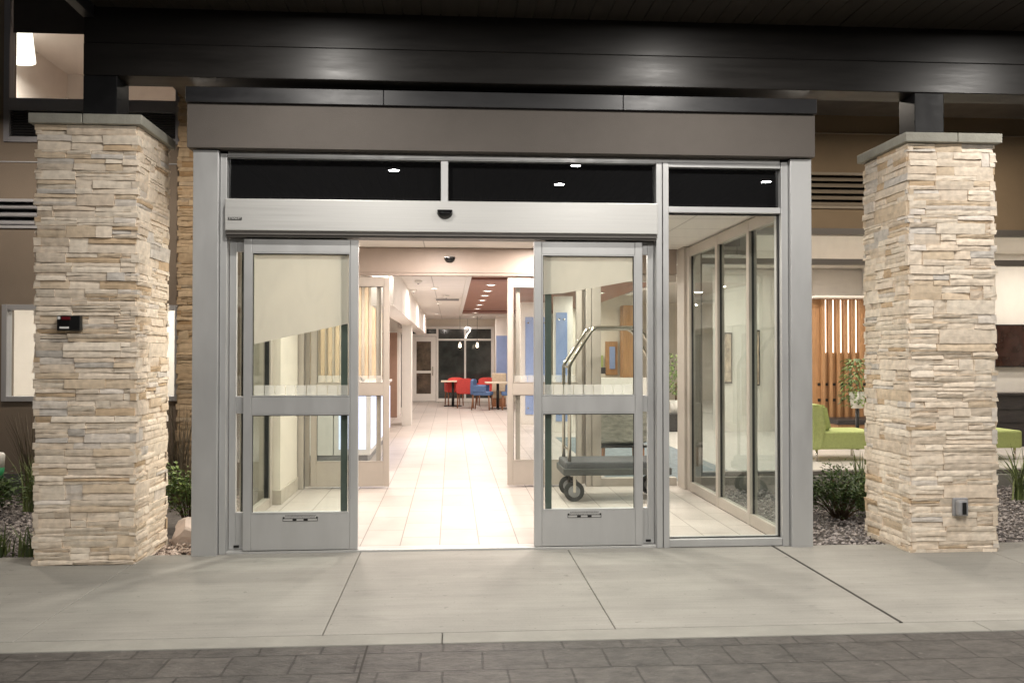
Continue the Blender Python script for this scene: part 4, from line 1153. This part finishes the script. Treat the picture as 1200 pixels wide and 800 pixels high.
grass(4.02, 8.35, 60, .62, BLADE, 'upright yucca blades beside the dark shrub at the right pillar', .35, .014, name='yucca', cat='yucca')
grass(6.0, 8.9, 70, .62, BLADE, 'arching yucca at the right edge of the photo', .95, .011, name='yucca', cat='yucca')
grass(-4.05, 8.9, 90, .62, BLADE, 'tall green grass clump just left of the left pillar', .45, .008)
grass(-3.16, 6.95, 60, .30, BLADE, 'low strappy grass clump at the foot of the left pillar', .8, .011)
grass(-3.45, 7.02, 50, .26, BLADE, 'short grass clump at the left photo edge near the sidewalk', .8, .010)
grass(-2.85, 9.45, 110, 1.05, DRY, 'tall bronze grass against the wall behind the left pillar', .28, .006)
grass(-4.4, 9.55, 80, .95, DRY, 'wispy bronze grass against the wall left of the left pillar', .35, .005)
# boulder
t = MB()
bmesh.ops.create_icosphere(t.bm, subdivisions=3, radius=1)
for v in t.bm.verts:
    c = v.co.copy()
    f = 1+.22*math.sin(3.1*c.x+1.2)*math.cos(2.7*c.y)+.16*math.sin(4*c.z+2*c.x)
    q = c*f
    for nrm, dd in ((Vector((.5, -.4, .75)).normalized(), .62), (Vector((-.7, -.5, .5)).normalized(), .7), (Vector((.2, -.95, .1)).normalized(), .7)):
        e = q.dot(nrm)-dd
        if e > 0: q -= nrm*e
    v.co = Vector((-2.10+q.x*.20, 7.34+q.y*.16, .05+q.z*.13))
tag(t.build('boulder', ROCK), 'pale pink boulder at the foot of the left stone pillar', 'boulder')
# white post with green band
t = thing('marker_post', (-4.47, 8.95, -.05), 'white marker post with green band at the left edge', 'post')
MB().lathe((-4.47, 8.95, -.05), [(.062, 0), (.062, .33), (.064, .331)], 20).build('post', TRIMW, t)
MB().lathe((-4.47, 8.95, -.05), [(.064, .34), (.064, .46)], 20).build('green_band', GREENB, t)
MB().lathe((-4.47, 8.95, -.05), [(.062, .461), (.060, .58), (.045, .60)], 20).build('post_cap', TRIMW, t)
t.rotation_euler = (0, .08, 0)
# indoor plants
t = thing('potted_plant', (6.4, 13.6, 0), 'leafy plant on a stand before the oak feature wall', 'potted plant')
def indoor(t, x, y, zt, n, r, drop, zp):
    lm = MB(); r0 = random.Random(int(x*100))
    for i in range(n):
        a = r0.uniform(0, 2*PI); q = r0.random(); rr = r*math.sqrt(r0.random())
        p = Vector((x+rr*math.cos(a), y+rr*math.sin(a), zt-drop*q))
        leaf(lm, p, Vector((math.cos(a), math.sin(a), -.4)), Vector((0, 0, 1)), r0.uniform(.06, .12), r0.uniform(.03, .055))
    lm.build('foliage', LEAFB, t, recalc=False)
    MB().lathe((x, y, zp), [(.09, 0), (.13, .26), (.12, .26)], 18).build('pot', TRIMW, t)
indoor(t, 6.45, 13.6, 1.45, 420, .22, .75, .66)
MB().tube([(6.45, 13.6, 0.001), (6.45, 13.6, .66)], .03).build('stand', BLK, t)
t = thing('potted_plant', (4.5, 17.6, 0), 'tall potted plant seen past the corner post of the vestibule', 'potted plant')
indoor(t, 4.45, 17.2, 1.55, 500, .3, .8, .35)
MB().tube([(4.45, 17.2, .36), (4.45, 17.2, .95)], .02).build('stem', STEM, t); B(4.25, 4.65, 17.0, 17.4, .001, .349, bevel=.01).build('plinth', DARKW, t)
